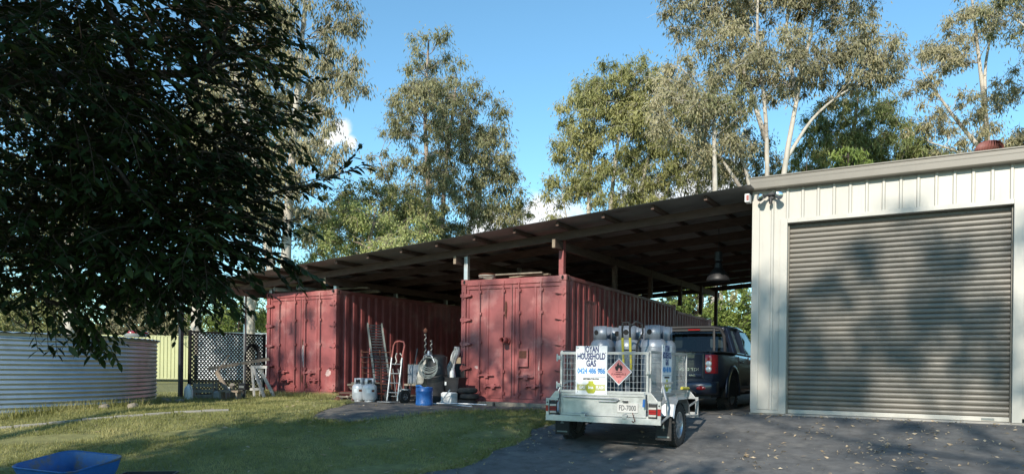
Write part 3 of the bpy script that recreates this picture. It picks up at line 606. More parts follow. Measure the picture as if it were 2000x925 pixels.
# ================================================================ wheels
def wheel(par, loc, r, w, side, spokes=5, rimf=0.62):
    """wheel with its axle along local x; side=+1 shows its face to +x"""
    rot = Matrix.Rotation(rad(90*side), 3, 'Y')
    h = w/2; t = MB(); t.lathe([(r*rimf, -h*0.8), (r*0.80, -h), (r*0.94, -h*0.92), (r, -h*0.66), (r, h*0.66), (r*0.94, h*0.92), (r*0.80, h), (r*rimf, h*0.8)], 36, loc, rot)
    for k in range(36):                                    # tread blocks
        a = 2*math.pi*k/36
        for q in (-0.34, 0.34):
            v = rot @ Vector((r*1.004*math.cos(a+q*0.05), r*1.004*math.sin(a+q*0.05), q*w)); e = Vector(loc)+v
            t.box(e, (w*0.30, 0.030, 0.012), (Matrix.Rotation(math.atan2(v.z, v.y)-math.pi/2, 3, 'X')))
    wo = t.build('wheel', 'rubber', par, smooth=True)
    m = MB(); m.lathe([(r*rimf, -h*0.8), (r*rimf, h*0.78), (r*(rimf-0.05), h*0.80), (r*(rimf-0.08), h*0.55), (r*(rimf-0.09), -h*0.5)], 32, loc, rot); m.build('rim', 'silver', wo, smooth=True)
    m = MB(); m.lathe([(r*rimf, h*0.05), (0, h*0.05)], 24, loc, rot); m.build('brake_disc', 'dark', wo)
    m = MB(); m.lathe([(0, h*0.66), (r*0.10, h*0.66), (r*0.16, h*0.56), (r*0.17, h*0.1)], 18, loc, rot)
    for k in range(spokes):
        a = 2*math.pi*k/spokes+0.3
        p = [rot @ Vector((rr*math.cos(a+da), rr*math.sin(a+da), zz))+Vector(loc) for (rr, da, zz) in
             ((r*0.10, -0.55, h*0.60), (r*0.10, 0.55, h*0.60), (r*(rimf-0.06), 0.20, h*0.68), (r*(rimf-0.06), -0.20, h*0.68), (r*0.10, -0.55, h*0.25), (r*0.10, 0.55, h*0.25), (r*(rimf-0.06), 0.20, h*0.35), (r*(rimf-0.06), -0.20, h*0.35))]
        m.add(p, [(0, 1, 2, 3), (7, 6, 5, 4), (0, 4, 5, 1), (1, 5, 6, 2), (2, 6, 7, 3), (3, 7, 4, 0)])
    m.build('spokes', 'silver', wo, smooth=True)
    return wo

# ================================================================ the gas trailer
TR = thing('box_trailer', 'galvanised cage trailer with gas signs parked on the driveway', 'trailer', (-3.915, 9.12, -1.065), rad(2.0))
hw, TL = 0.635, 1.85; fz, bz, cz = 0.42, 0.735, 1.315
s = MB(); s.bx(-hw, hw, 0.02, TL, fz, fz+0.03); s.bx(-hw, -hw+0.05, 0.02, TL, fz-0.06, fz); s.bx(hw-0.05, hw, 0.02, TL, fz-0.06, fz)
for y in (0.5, 1.0, 1.5): s.bx(-hw+0.05, hw-0.05, y, y+0.04, fz-0.05, fz)
s.build('floor', 'galv', TR)
for sx in (-1, 1):
    s = MB(); x = sx*(hw-0.012); s.bx(min(x, x+sx*0.012), max(x, x+sx*0.012), 0.03, TL, fz+0.03, bz-0.03); s.tube([(sx*hw, 0.03, bz-0.015), (sx*hw, TL, bz-0.015)], 0.02, 8)
    for y in (0.04, 0.62, 1.25, TL-0.03): s.bx(min(sx*hw, sx*(hw+0.025)), max(sx*hw, sx*(hw+0.025)), y-0.02, y+0.02, fz+0.02, bz-0.02)
    s.build('side_board', 'galv', TR)
s = MB(); s.bx(-hw, hw, TL-0.012, TL, fz+0.03, bz); s.tube([(-hw, TL, bz-0.01), (hw, TL, bz-0.01)], 0.02, 8); s.build('front_board', 'galv', TR)
s = MB(); s.bx(-hw+0.045, hw-0.045, 0.0, 0.014, fz+0.035, bz-0.035)                     # tailgate: sheet in a rim, pressed handrail
s.bx(-hw+0.03, hw-0.03, -0.012, 0.022, bz-0.035, bz-0.003); s.bx(-hw+0.03, hw-0.03, -0.010, 0.018, fz+0.012, fz+0.035)
s.bx(-hw+0.03, -hw+0.048, -0.010, 0.018, fz+0.035, bz-0.035); s.bx(hw-0.048, hw-0.03, -0.010, 0.018, fz+0.035, bz-0.035)
tg = s.build('tailgate', 'galv', TR, bevel=0.003)
s = MB(); s.tube([(-hw+0.07, -0.03, bz-0.055), (0.20, -0.03, bz-0.065), (0.24, -0.03, bz-0.075), (0.20, -0.03, bz-0.10), (-0.05, -0.018, bz-0.105)], 0.011, 8); s.build('tailgate_rail', 'galv', tg, smooth=True)
for x in (-0.26, 0.33):
    s = MB(); s.box((x, -0.045, fz+0.015), (0.06, 0.05, 0.05)); s.tube([(x-0.03, -0.06, fz+0.04), (x+0.04, -0.07, fz+0.06)], 0.008, 6); s.build('tailgate_hinge', 'galv', tg, bevel=0.004)
s = MB(); s.tube([(0.44, -0.05, fz+0.07), (0.46, -0.06, fz+0.01), (0.48, -0.07, fz-0.03), (0.455, -0.07, fz-0.05), (0.44, -0.07, fz-0.03)], 0.006, 6); s.build('hook', 'rust', tg)
# number plate
s = MB(); s.bx(0.215, 0.50, -0.016, -0.004, fz+0.07, fz+0.195); s.bx(0.30, 0.36, -0.026, -0.010, fz+0.195, fz+0.235); npl = s.build('number_plate', 'platewhite', TR, bevel=0.004)
text('plate_text', 'FD-7000', 0.098, 'plate_green', npl, at(0.3575, -0.0175, fz+0.130, FRONT), width=0.235, bold=0.001)
s = MB(); s.box((0.33, -0.03, fz+0.218), (0.07, 0.03, 0.02)); s.build('plate_lamp', 'dark', npl)
# rear bar with end plates and lamps
for y, nm in ((0.0, 'rear_bar'), (TL, 'front_bar')):
    s = MB(); ww = hw+0.185; sg = -1 if y == 0 else 1
    s.bx(-ww, ww, y+sg*0.035-0.02, y+sg*0.035+0.02, fz-0.075, fz+0.005)
    for sx in (-1, 1):
        s.bx(min(sx*ww, sx*(ww-0.045)), max(sx*ww, sx*(ww-0.045)), y+sg*0.035-0.018, y+sg*0.035+0.018, fz+0.005, fz+0.235)
        s.bx(min(sx*(hw+0.005), sx*(ww-0.045)), max(sx*(hw+0.005), sx*(ww-0.045)), y+sg*0.035-0.014, y+sg*0.035+0.01, fz+0.205, fz+0.235)
        s.prism([(sx*(hw-0.005), fz+0.235), (sx*(ww-0.05), fz+0.235), (sx*(hw+0.05), bz+0.02), (sx*(hw-0.005), bz+0.02)], 'y', y+sg*0.03-0.004, y+sg*0.03+0.004)
    rb = s.build(nm, 'galv', TR, bevel=0.003)
    if y == 0:
        for sx in (-1, 1):
            xm = sx*(hw+0.075); s = MB(); s.bx(xm-0.056, xm+0.056, -0.052, -0.030, fz+0.015, fz+0.195); lo = s.build('tail_lamp', 'dark', TR)
            for k, m in enumerate(('lampclear', 'lampred', 'lampred', 'lampclear')):
                s = MB(); s.bx(xm-0.05, xm+0.05, -0.062, -0.052, fz+0.03+k*0.032, fz+0.058+k*0.032); s.build('lens', m, lo, bevel=0.003)
            s = MB(); s.bx(min(sx*ww, sx*(ww-0.040)), max(sx*ww, sx*(ww-0.040)), -0.062, -0.0535, fz+0.05, fz+0.135); s.build('reflector', 'lampred', TR)
            for zz in (fz-0.02, fz+0.175):
                s = MB(); s.disc((sx*(ww-0.022), -0.0545, zz), 0.012, 12, Matrix.Rotation(rad(90), 3, 'X')); s.build('bolt_hole', 'void', rb)
    else:
        for sx in (-1, 1):
            for zz in (fz-0.02, fz+0.175):
                s = MB(); s.disc((sx*(ww-0.022), TL+0.0145, zz), 0.012, 12, Matrix.Rotation(rad(90), 3, 'X')); s.build('bolt_hole', 'void', rb)
s = MB(); s.box((hw-0.03, -0.055, bz-0.03), (0.02, 0.03, 0.05)); s.tube([(hw-0.03, -0.06, bz+0.03), (hw-0.035, -0.065, bz-0.06)], 0.008, 6); s.build('gate_latch', 'galv', TR)
s = MB(); s.tube([(hw-0.035, -0.068, bz-0.06), (hw-0.04, -0.07, bz-0.16)], 0.016, 8); s.build('latch_strap', 'blue', TR)
# cage
def panel(a, b, z0, z1, name, nx, nz, par, gap=None):
    a = Vector(a); b = Vector(b); d = (b-a); s = MB(); R = 0.019
    def Pq(t, z): return (a.x+d.x*t, a.y+d.y*t, z)
    tr_ = R/d.length
    s.beam(Pq(0, z1-R), Pq(1, z1-R), 0.03, 0.036); s.beam(Pq(0, z0+R), Pq(1, z0+R), 0.03, 0.036); q = d.normalized()
    for t in (tr_, 1-tr_): s.beam(Pq(t, z0+2*R), Pq(t, z1-2*R), 0.03, 0.036, rad(90) if abs(q.y) > 0.5 else 0)
    fo = s.build(name, 'galv', par, bevel=0.003); w = MB()
    for i in range(1, nx): w.tube([Pq(i/nx, z0+0.02), Pq(i/nx, z1-0.02)], 0.0029, 5, False)
    off = Vector((-d.y, d.x, 0)).normalized()*0.006
    for j in range(1, nz):
        z = z0+(z1-z0)*j/nz; p = Vector(Pq(0.01, z))+off; p2 = Vector(Pq(0.99, z))+off; w.tube([p, p2], 0.0029, 5, False)
    wo = w.build('wire_mesh', 'galv', fo, smooth='all'); return fo
panel((-hw, 0.015, 0), (hw, 0.015, 0), bz, cz-0.02, 'cage_gate', 24, 7, TR)
panel((-hw, 0.05, 0), (-hw, TL, 0), bz, cz, 'cage_side', 34, 7, TR); panel((hw, 0.05, 0), (hw, TL, 0), bz, cz, 'cage_side', 34, 7, TR); panel((-hw, TL, 0), (hw, TL, 0), bz, cz, 'cage_front', 24, 7, TR)
for z in (bz+0.10, cz-0.10):
    s = MB(); s.box((-hw-0.01, -0.015, z), (0.06, 0.05, 0.055)); s.tube([(-hw-0.03, -0.03, z-0.05), (-hw-0.03, -0.03, z+0.05)], 0.012, 8); s.build('cage_hinge', 'galv', TR, bevel=0.004)
s = MB(); s.box((hw+0.01, -0.02, (bz+cz)/2), (0.07, 0.04, 0.04)); s.lathe([(0.012, -0.02), (0.012, 0.02)], 10, (hw+0.02, -0.045, (bz+cz)/2)); s.build('cage_catch', 'galv', TR)
# wheels, guards, flaps, draw bar
for sx in (-1, 1):
    wc = (sx*(hw+0.13), 0.80, 0.30); wheel(TR, wc, 0.30, 0.165, sx, 5)
    s = MB(); w0 = hw+0.03; w1 = hw+0.235; prof = [(-0.10, 0.42), (0.02, 0.62), (0.20, 0.685), (0.62, 0.70), (0.64, 0.70), (1.02, 0.66), (1.14, 0.42)]
    prof = [(0.38, 0.44), (0.45, 0.60), (0.58, 0.685), (1.02, 0.685), (1.15, 0.60), (1.22, 0.44)]
    P = [[(sx*w0, y, z), (sx*(w1-0.02), y, z), (sx*w1, y+0.0, z-0.03)] for y, z in prof]; s.grid(P); s.build('mudguard', 'galv', TR, solid=0.005)
    s = MB(); s.bx(min(sx*(hw+0.0), sx*(hw+0.215)), max(sx*(hw+0.0), sx*(hw+0.215)), 0.335, 0.347, 0.12, 0.42); fo = s.build('mud_flap', 'rubber', TR)
    s = MB(); xm = sx*(hw+0.108); s.add([(xm-0.03, 0.331, 0.28), (xm+0.03, 0.331, 0.28), (xm, 0.331, 0.33)], [(0, 1, 2)]); s.bx(xm-0.08, xm+0.08, 0.331, 0.334, 0.155, 0.175); s.build('flap_mark', 'grey_box', fo)
    s = MB(); xo = sx*(hw+0.175)                                               # tube rails from the rear bar over the guard
    s.tube([(xo, 0.0, fz+0.19), (xo, 0.22, fz+0.235), (sx*(hw+0.10), 0.30, fz+0.42), (sx*(hw+0.06), 0.42, fz+0.46), (sx*(hw+0.06), 0.90, fz+0.46)], 0.016, 8); s.tube([(xo, 0.0, fz-0.04), (xo, 0.42, fz+0.04)], 0.016, 8)
    s.tube([(xo, 1.20, fz+0.10), (xo, TL, fz+0.18)], 0.016, 8); s.tube([(xo, 1.2, fz-0.02), (xo, TL, fz-0.04)], 0.016, 8); s.tube([(xo, 0.25, fz+0.22), (xo, 0.25, fz)], 0.012, 6); s.build('tie_rail', 'galv', TR, smooth=True)
s = MB(); s.tube([(-hw-0.05, 0.80, 0.30), (hw+0.05, 0.80, 0.30)], 0.024, 8)
for sx in (-1, 1):
    s.tube([(sx*0.5, 0.38, 0.36), (sx*0.5, 0.80, 0.27), (sx*0.5, 1.22, 0.36)], 0.02, 6)
s.build('axle', 'dark', TR)
s = MB()
for sx in (-1, 1): s.beam((sx*0.42, TL, fz-0.03), (0.03*sx, TL+1.25, fz-0.03), 0.05, 0.08)
s.box((0, TL+1.30, fz-0.01), (0.08, 0.22, 0.07)); s.lathe([(0, 0.08), (0.05, 0.06), (0.055, -0.03), (0.04, -0.03)], 14, (0, TL+1.42, fz)); s.build('draw_bar', 'galv', TR)
s = MB(); s.tube([(0.15, TL+0.8, fz-0.25), (0.15, TL+0.8, fz+0.45)], 0.024, 10); s.tube([(0.15, TL+0.8, fz+0.45), (0.30, TL+0.8, fz+0.47)], 0.012, 6); s.lathe([(0.09, -0.03), (0.11, -0.02), (0.11, 0.02), (0.09, 0.03)], 20, (0.15, TL+0.8, fz-0.30), Matrix.Rotation(rad(90), 3, 'Y')); s.build('jockey_wheel', 'galv', TR)
# signs bolted to the cage
def gas_sign(par, mw):
    """0.455 x 0.66 sign about its centre; mw lays it (local x right, y up, z out)"""
    def flat(nm, x0, x1, y0, y1, z, m, p):
        q = MB(); q.bx(x0, x1, y0, y1, z-0.003 if z > 0.002 else -0.004, z); q.v = [tuple(mw @ Vector(v)) for v in q.v]; return q.build(nm, m, p)
    so = flat('sign_board', -0.2275, 0.2275, -0.33, 0.33, 0.002, 'signwhite', par)
    def tx(body, size, m, x, y, w, b=0.0042, z=0.0035): return text('sign_text', body, size, m, so, mw @ Matrix.Translation((x, y, z)), width=w, bold=b)
    tx('JOYAN', 0.118, 'navy', 0.0, 0.280, 0.215); tx('HOUSEHOLD', 0.118, 'navy', 0.0, 0.185, 0.405); tx('GAS', 0.118, 'navy', 0.0, 0.090, 0.145); tx('_', 0.08, 'navy', 0.125, 0.048, 0.045)
    tx('0424 486 986', 0.098, 'sky_blue', 0.0, -0.012, 0.405, 0.0045); tx('DISTRIBUTOR FOR', 0.030, 'ink', 0.0, -0.118, 0.235, 0.0018)
    flat('sign_rule', -0.20, 0.205, -0.090, -0.086, 0.0042, 'navy', so)
    flat('logo_bar', -0.205, 0.205, -0.272, -0.192, 0.0042, 'olive_pale', so)
    q = MB(); q.prism([(-0.035, -0.145), (0.035, -0.145), (0.035, -0.172), (0.066, -0.196), (0.066, -0.282), (0.040, -0.312), (-0.040, -0.312), (-0.066, -0.282), (-0.066, -0.196), (-0.035, -0.172)], 'z', 0.0045, 0.0062); q.v = [tuple(mw @ Vector(v)) for v in q.v]; q.build('logo_bottle', 'olive', so)
    tx('GAS', 0.058, 'signwhite', -0.130, -0.232, 0.082, 0.002, 0.0055); tx('FLASH', 0.058, 'signwhite', 0.135, -0.232, 0.118, 0.002, 0.0055); tx('ina', 0.056, 'signwhite', 0.0, -0.232, 0.075, 0.002, 0.0075)
    for x, y in ((-0.195, 0.30), (0.205, 0.235), (-0.195, -0.295), (0.205, -0.315)): flat('sign_bolt', x-0.006, x+0.006, y-0.005, y+0.005, 0.006, 'ink', so)
    return so
gas_sign(TR, at(-0.165, -0.012, 1.045, FRONT)); gas_sign(TR, at(0.665, 0.72, 1.075, RIGHT))
# flammable gas diamond
dw = at(0.232, -0.014, 1.03, FRONT)
q = MB(); q.prism([(0, -0.182), (0.182, 0), (0, 0.182), (-0.182, 0)], 'z', -0.003, 0.001); q.v = [tuple(dw @ Vector(v)) for v in q.v]; do = q.build('hazard_diamond', 'signwhite', TR)
q = MB(); q.prism([(0, -0.166), (0.166, 0), (0, 0.166), (-0.166, 0)], 'z', 0.0015, 0.002); q.v = [tuple(dw @ Vector(v)) for v in q.v]; q.build('diamond_border', 'ink_red', do)
q = MB(); q.prism([(0, -0.161), (0.161, 0), (0, 0.161), (-0.161, 0)], 'z', 0.0025, 0.003); q.v = [tuple(dw @ Vector(v)) for v in q.v]; q.build('diamond_face', 'diamond', do)
q = MB()
for fl in ([(-0.045, 0.02), (-0.055, 0.06), (-0.038, 0.085), (-0.035, 0.065), (-0.024, 0.10), (-0.004, 0.128), (-0.004, 0.10), (0.012, 0.085), (0.018, 0.105), (0.034, 0.075), (0.038, 0.09), (0.053, 0.055), (0.042, 0.02), (0.02, 0.008), (0.018, 0.035), (0.004, 0.055), (-0.012, 0.03), (-0.018, 0.008)],):
    q.prism(fl, 'z', 0.0035, 0.004)
q.prism([(-0.045, -0.008), (0.045, -0.008), (0.045, 0.0), (-0.045, 0.0)], 'z', 0.0035, 0.004); q.v = [tuple(dw @ Vector(v)) for v in q.v]; q.build('flame_symbol', 'ink', do)
for body, y, sz, w in (('FLAMMABLE', -0.034, 0.034, 0.205), ('GAS', -0.066, 0.034, 0.07), ('2', -0.128, 0.036, 0.017)): text('diamond_text', body, sz, 'ink_red', do, dw @ Matrix.Translation((0, y, 0.0035)), width=w, bold=0.0006)
# coupling lead on the front of the cage
s = MB(); s.tube([(hw+0.03, TL-0.35, bz+0.06), (hw+0.05, TL-0.05, bz+0.05)], 0.022, 8); lo = s.build('yellow_sleeve', 'yellow', TR, smooth=True)
s = MB(); s.tube([(hw+0.05, TL-0.05, bz+0.05), (hw+0.12, TL+0.10, bz-0.02), (hw+0.10, TL+0.2, bz-0.15), (0.3, TL+0.5, fz-0.02), (0.05, TL+1.1, fz+0.05)], 0.011, 6); s.build('trailer_lead', 'dark', TR, smooth=True)
# gas cylinders standing in the trailer: each one a thing
def gas45(label):
    t = thing('gas_cylinder', label, 'gas cylinder', (0, 0, 0), 0, 'tall gas cylinders in the trailer'); r = 0.186
    s = MB(); s.lathe([(0.14, 0.0), (0.15, 0.05), (r-0.02, 0.07), (r, 0.12), (r, 0.90), (r-0.004, 0.95), (r*0.92, 1.00), (r*0.72, 1.045), (r*0.35, 1.07), (0, 1.075)], 32); s.lathe([(r+0.003, 0.925), (r+0.003, 0.937)], 32); b = s.build('body', 'bottle_al', t, smooth=True)
    s = MB(); n = 40; a0 = rad(20); P = []
    for k in range(n+1):
        a = a0+k*(2*math.pi-rad(60))/n; P.append([(0.135*math.cos(a), 0.135*math.sin(a), 1.03), (0.135*math.cos(a), 0.135*math.sin(a), 1.245)])
    s.grid(P); s.build('collar', 'bottle_al', t, smooth='all', solid=0.006)
    for a in (rad(250), rad(130)):
        s = MB(); R_ = Matrix.Rotation(a, 3, 'Z') @ Matrix.Rotation(rad(90), 3, 'Y')
        s.disc(Vector((0.1395*math.cos(a), 0.1395*math.sin(a), 1.15)), 0.040, 16, R_); s.build('collar_hole', 'void', t)
    s = MB(); s.lathe([(0.03, 1.07), (0.03, 1.13), (0.02, 1.14), (0.02, 1.19), (0.0, 1.195)], 14); s.tube([(0, 0, 1.12), (0.07, 0.02, 1.125)], 0.014, 8); s.build('valve', 'silver', t, smooth=True)
    return t
trm = Matrix.Translation(TR.location) @ Matrix.Rotation(rad(2.0), 4, 'Z')
cl = [(-0.40, 1.00, 'grey gas cylinder at the left of the front row in the trailer'), (-0.01, 1.02, 'grey gas cylinder in the middle of the trailer behind the trolley'), (0.40, 0.98, 'pale grey gas cylinder at the right of the trailer beside the side sign'),
      (-0.36, 1.40, 'grey gas cylinder second from the front on the trailer left side'), (0.03, 1.42, 'grey gas cylinder between two others deep in the trailer'), (0.41, 1.38, 'grey gas cylinder behind the right hand one in the trailer')]
proto = None
for i, (x, y, lb) in enumerate(cl):
    p = trm @ Vector((x, y, fz+0.032))
    if proto is None: proto = gas45(lb); proto.location = p
    else: dup(proto, p, [0, .5, .15, 1.0, -.6, .3][i], lb)
# hand trolley in the trailer: black loop handles with yellow sleeves
ht = thing('hand_trolley', 'black looped hand trolley with yellow sleeves standing in the gas trailer', 'hand trolley', trm @ Vector((0.17, 0.42, fz+0.032)), rad(2))
for x, lean in ((-0.055, 0.0), (0.055, 0.04)):
    s = MB(); s.tube([(x, 0.12, 0.10), (x, 0.06, 0.70), (x, 0.0, 1.16), (x+0.01, -0.02, 1.21), (x+0.03, -0.02, 1.235)], 0.015, 8); s.build('upright', 'dark', ht, smooth=True)
    s = MB(); s.tube([(x, 0.07, 0.60), (x, 0.012, 1.05)], 0.019, 8, False); s.build('sleeve', 'yellow', ht, smooth=True)
s = MB(); s.tube([(-0.045, -0.02, 1.19), (-0.03, -0.03, 1.255), (0.04, -0.03, 1.26), (0.07, -0.02, 1.20)], 0.014, 8); s.tube([(0.06, 0.0, 1.20), (0.13, 0.03, 1.27), (0.21, 0.06, 1.24), (0.22, 0.07, 1.12), (0.14, 0.06, 0.95), (0.12, 0.07, 0.55), (0.12, 0.10, 0.12)], 0.014, 8); s.build('loop_handle', 'dark', ht, smooth=True)
s = MB(); s.tube([(-0.06, 0.03, 0.88), (0.12, 0.06, 0.88)], 0.010, 6); s.build('cross_bar', 'dark', ht); s = MB(); s.tube([(-0.06, 0.09, 0.45), (0.12, 0.10, 0.45)], 0.010, 6); s.build('cross_bar', 'dark', ht); s = MB(); s.bx(-0.12, 0.18, 0.10, 0.32, 0.0, 0.012); s.build('toe_plate', 'dark', ht)
for x in (-0.15, 0.21):
    s = MB(); s.lathe([(0.03, -0.02), (0.10, -0.02), (0.10, 0.02), (0.03, 0.02)], 20, (x, 0.06, 0.10), Matrix.Rotation(rad(90), 3, 'Y')); s.build('wheel', 'rubber', ht, smooth=True)

# ================================================================ the dark blue ute
U = thing('utility_truck', 'dark blue dual cab utility with a sports bar parked inside the carport', 'ute', (-4.30, 12.98, -0.79), rad(0))
UW = 0.90
def loft(stations, sect):
    s = MB(); P = []
    for st in stations: P.append(sect(*st))
    s.grid(P); return s
# lower body: section goes from the left sill up over the top to the right sill
def lower(y, w, zs, zt, bul): 
    return [(-w*0.93, y, zs), (-w, y, zs+0.12), (-w-bul, y, zs+0.30), (-w, y, zt-0.10), (-w+0.05, y, zt-0.01), (-w+0.14, y, zt), (0, y, zt+0.012), (w-0.14, y, zt), (w-0.05, y, zt-0.01), (w, y, zt-0.10), (w+bul, y, zs+0.30), (w, y, zs+0.12), (w*0.93, y, zs)]
st = [(0.0, 0.83, 0.52, 1.10, 0.0), (0.05, 0.87, 0.50, 1.115, 0.005), (0.5, UW, 0.46, 1.115, 0.012), (1.5, UW, 0.44, 1.11, 0.012), (1.7, UW, 0.40, 1.10, 0.012), (2.6, UW, 0.38, 1.08, 0.012), (3.4, UW, 0.38, 1.06, 0.012), (4.2, UW-0.02, 0.42, 1.03, 0.012), (4.8, UW-0.06, 0.46, 0.96, 0.0), (5.02, UW-0.16, 0.50, 0.80, 0.0)]
s = loft(st, lower)
e0 = lower(*st[0]); e1 = lower(*st[-1]); s.add(e0, [tuple(range(len(e0)))]); s.add(e1, [tuple(range(len(e1)-1, -1, -1))]); bo = s.build('body', 'carpaint', U, smooth=True)
# cab: roof, pillars, panes
def up_(y, w, z): return [(-w, y, z-0.06), (-w+0.03, y, z-0.015), (-w+0.12, y, z), (0, y, z+0.02), (w-0.12, y, z), (w-0.03, y, z-0.015), (w, y, z-0.06)]
s = loft([(1.60, 0.62, 1.63), (1.70, 0.655, 1.66), (2.4, 0.68, 1.69), (3.0, 0.66, 1.67), (3.25, 0.62, 1.61)], up_); s.build('roof', 'carpaint', U, smooth=True, solid=0.03)
def pill(a, b, w, h, nm='pillar'):
    q = MB(); q.beam(a, b, w, h); return q.build(nm, 'carpaint', U, bevel=0.012)
for sx in (-1, 1):
    pill((sx*0.825, 1.53, 1.08), (sx*0.635, 1.66, 1.61), 0.09, 0.13); pill((sx*0.81, 2.45, 1.07), (sx*0.66, 2.38, 1.64), 0.05, 0.10); pill((sx*0.80, 3.95, 1.03), (sx*0.63, 3.20, 1.58), 0.06, 0.07)
    q = MB(); q.beam((sx*0.825, 1.50, 1.10), (sx*0.80, 4.0, 1.06), 0.05, 0.09); q.build('window_sill', 'carpaint', U, bevel=0.01)
    for y0, y1, t0, t1 in ((1.60, 2.40, 1.72, 2.33), (2.50, 3.85, 2.43, 3.20)):
        q = MB(); q.add([(sx*0.808, y0, 1.13), (sx*0.803, y1, 1.12), (sx*0.655, t1, 1.60), (sx*0.650, t0, 1.59)], [(0, 1, 2, 3)]); q.build('side_window', 'glass', U)
    # rail along the top of the tub and the sports bar leg standing on it
    q = MB(); q.bx(min(sx*0.74, sx*0.90), max(sx*0.74, sx*0.90), 0.04, 1.46, 1.105, 1.135); q.build('tub_rail', 'trim', U, bevel=0.012)
    q = MB(); q.tube([(sx*0.78, 1.05, 1.12), (sx*0.70, 1.28, 1.45), (sx*0.60, 1.38, 1.60), (sx*0.45, 1.40, 1.635), (0, 1.40, 1.64)], 0.032, 10); q.tube([(sx*0.47, 1.40, 1.62), (sx*0.50, 1.30, 1.12)], 0.026, 8); q.build('sports_bar', 'trim', U, smooth=True)
q = MB(); q.add([(-0.735, 1.50, 1.13), (0.735, 1.50, 1.13), (0.585, 1.63, 1.575), (-0.585, 1.63, 1.575)], [(0, 1, 2, 3)]); rw = q.build('rear_window', 'glass', U)
q = MB(); q.beam((-0.78, 1.485, 1.11), (0.78, 1.485, 1.11), 0.03, 0.05); q.beam((-0.62, 1.62, 1.595), (0.62, 1.62, 1.595), 0.04, 0.04); q.build('window_frame', 'trim', rw)
q = MB(); q.bx(-0.10, 0.14, 1.575, 1.60, 1.59, 1.612); q.build('brake_lamp', 'lampred', U)
q = MB(); q.add([(-0.78, 3.98, 1.06), (0.78, 3.98, 1.06), (0.60, 3.25, 1.60), (-0.60, 3.25, 1.60)], [(0, 1, 2, 3)]); q.build('windscreen', 'glass', U)
q = MB(); q.bx(-0.70, 0.70, 0.06, 1.42, 1.118, 1.128); q.build('tonneau_cover', 'trim', U)
for x, y, m in ((-0.42, 2.75, 'grey_box'), (0.42, 2.75, 'grey_box'), (-0.42, 1.85, 'grey_box'), (0.44, 1.80, 'bottle')):
    q = MB(); P = [[(x+0.135*a_*k, y+0.05*b_*k, z) for a_, b_ in ((-1, -1), (1, -1), (1.05, 0), (1, 1), (-1, 1), (-1.05, 0), (-1, -1))] for z, k in ((1.24, 0.85), (1.27, 1.0), (1.42, 1.0), (1.46, 0.8))]; q.grid(P); q.add([P[-1][i] for i in range(6)], [tuple(range(6))]); q.build('headrest', m, U, smooth=True); q = MB(); q.bx(x-0.23, x+0.23, y-0.04, y+0.10, 0.9, 1.22); q.build('seat_back', 'trim', U, bevel=0.03)
# tailgate, bumper, lamps
q = MB(); q.bx(-0.665, 0.665, -0.022, 0.0, 0.645, 1.085); q.prism([(-0.025, 0.66), (-0.040, 0.675), (-0.040, 0.715), (-0.025, 0.73)], 'x', -0.64, 0.64); tgo = q.build('tailgate', 'carpaint', U, bevel=0.012)
q = MB(); q.bx(-0.10, 0.10, -0.035, -0.02, 0.97, 1.03); q.build('handle', 'trim', tgo, bevel=0.006)
text('badge', 'V200 TDI', 0.075, 'chrome', tgo, at(0.40, -0.0235, 0.80, FRONT), width=0.36, bold=0.001); text('badge', '4WD', 0.045, 'chrome', tgo, at(0.47, -0.0415, 0.695, FRONT), width=0.12, bold=0.001)
for sx in (-1, 1):
    q = MB(); xa_, xb = sx*0.700, sx*0.860
    P = []
    for z in (0.735, 0.76, 0.80, 0.88, 0.98, 1.04, 1.065):
        k = 1 if 0.75 < z < 1.05 else 0.55; P.append([(xa_, -0.028*k, z), ((xa_+xb)/2, -0.045*k, z), (sx*0.815, -0.030*k, z), (sx*0.872, 0.04, z), (sx*0.885, 0.14, z)])
    q.grid(P); lo = q.build('tail_lamp', 'lampred', U, smooth='all')
    for z in (0.805, 0.905):
        q = MB(); q.lathe([(0, 0.012), (0.04, 0.010), (0.052, 0.0), (0.055, -0.01)], 20, (sx*0.765, -0.047, z), Matrix.Rotation(rad(90), 3, 'X') ); q.build('lens', 'lampclear', lo, smooth=True)
q = MB(); bp = [(-0.90, 0.12), (-0.88, -0.02), (-0.80, -0.10), (-0.50, -0.14), (0, -0.15), (0.50, -0.14), (0.80, -0.10), (0.88, -0.02), (0.90, 0.12)]
P = []
for (z, o_, in_) in ((0.36, 0.02, 0), (0.40, 0.0, 0), (0.52, -0.02, 0), (0.575, 0.0, 0), (0.59, 0.05, 0)):
    P.append([(x*(1-0.02*(o_ > 0.01)), y+o_+(0.10 if (abs(x) < 0.3 and z > 0.5) else 0), z-(0.06 if abs(x) < 0.3 and z > 0.5 else 0)) for x, y in bp])
q.grid(P); bm_ = q.build('rear_bumper', 'carpaint', U, smooth='all', solid=0.02)
for sx in (-1, 1):
    q = MB(); q.lathe([(0, 0.012), (0.055, 0.008), (0.065, 0.0)], 18, (sx*0.66, -0.146, 0.475), Matrix.Rotation(rad(90), 3, 'X')); q.v = [(sx*0.66+(v[0]-sx*0.66)*1.3, v[1], 0.475+(v[2]-0.475)*0.55) for v in q.v]; q.build('fog_lamp', 'lampred', bm_, smooth=True)
q = MB(); q.bx(-0.80, 0.80, 0.0, 4.6, 0.30, 0.46); q.build('chassis', 'trim', U)
q = MB(); q.bx(-0.04, 0.04, -0.24, 0.1, 0.36, 0.42); q.lathe([(0, 0.10), (0.025, 0.085), (0.025, 0.05), (0.012, 0.04), (0.012, 0)], 12, (0, -0.20, 0.42)); q.build('tow_bar', 'dark', U)
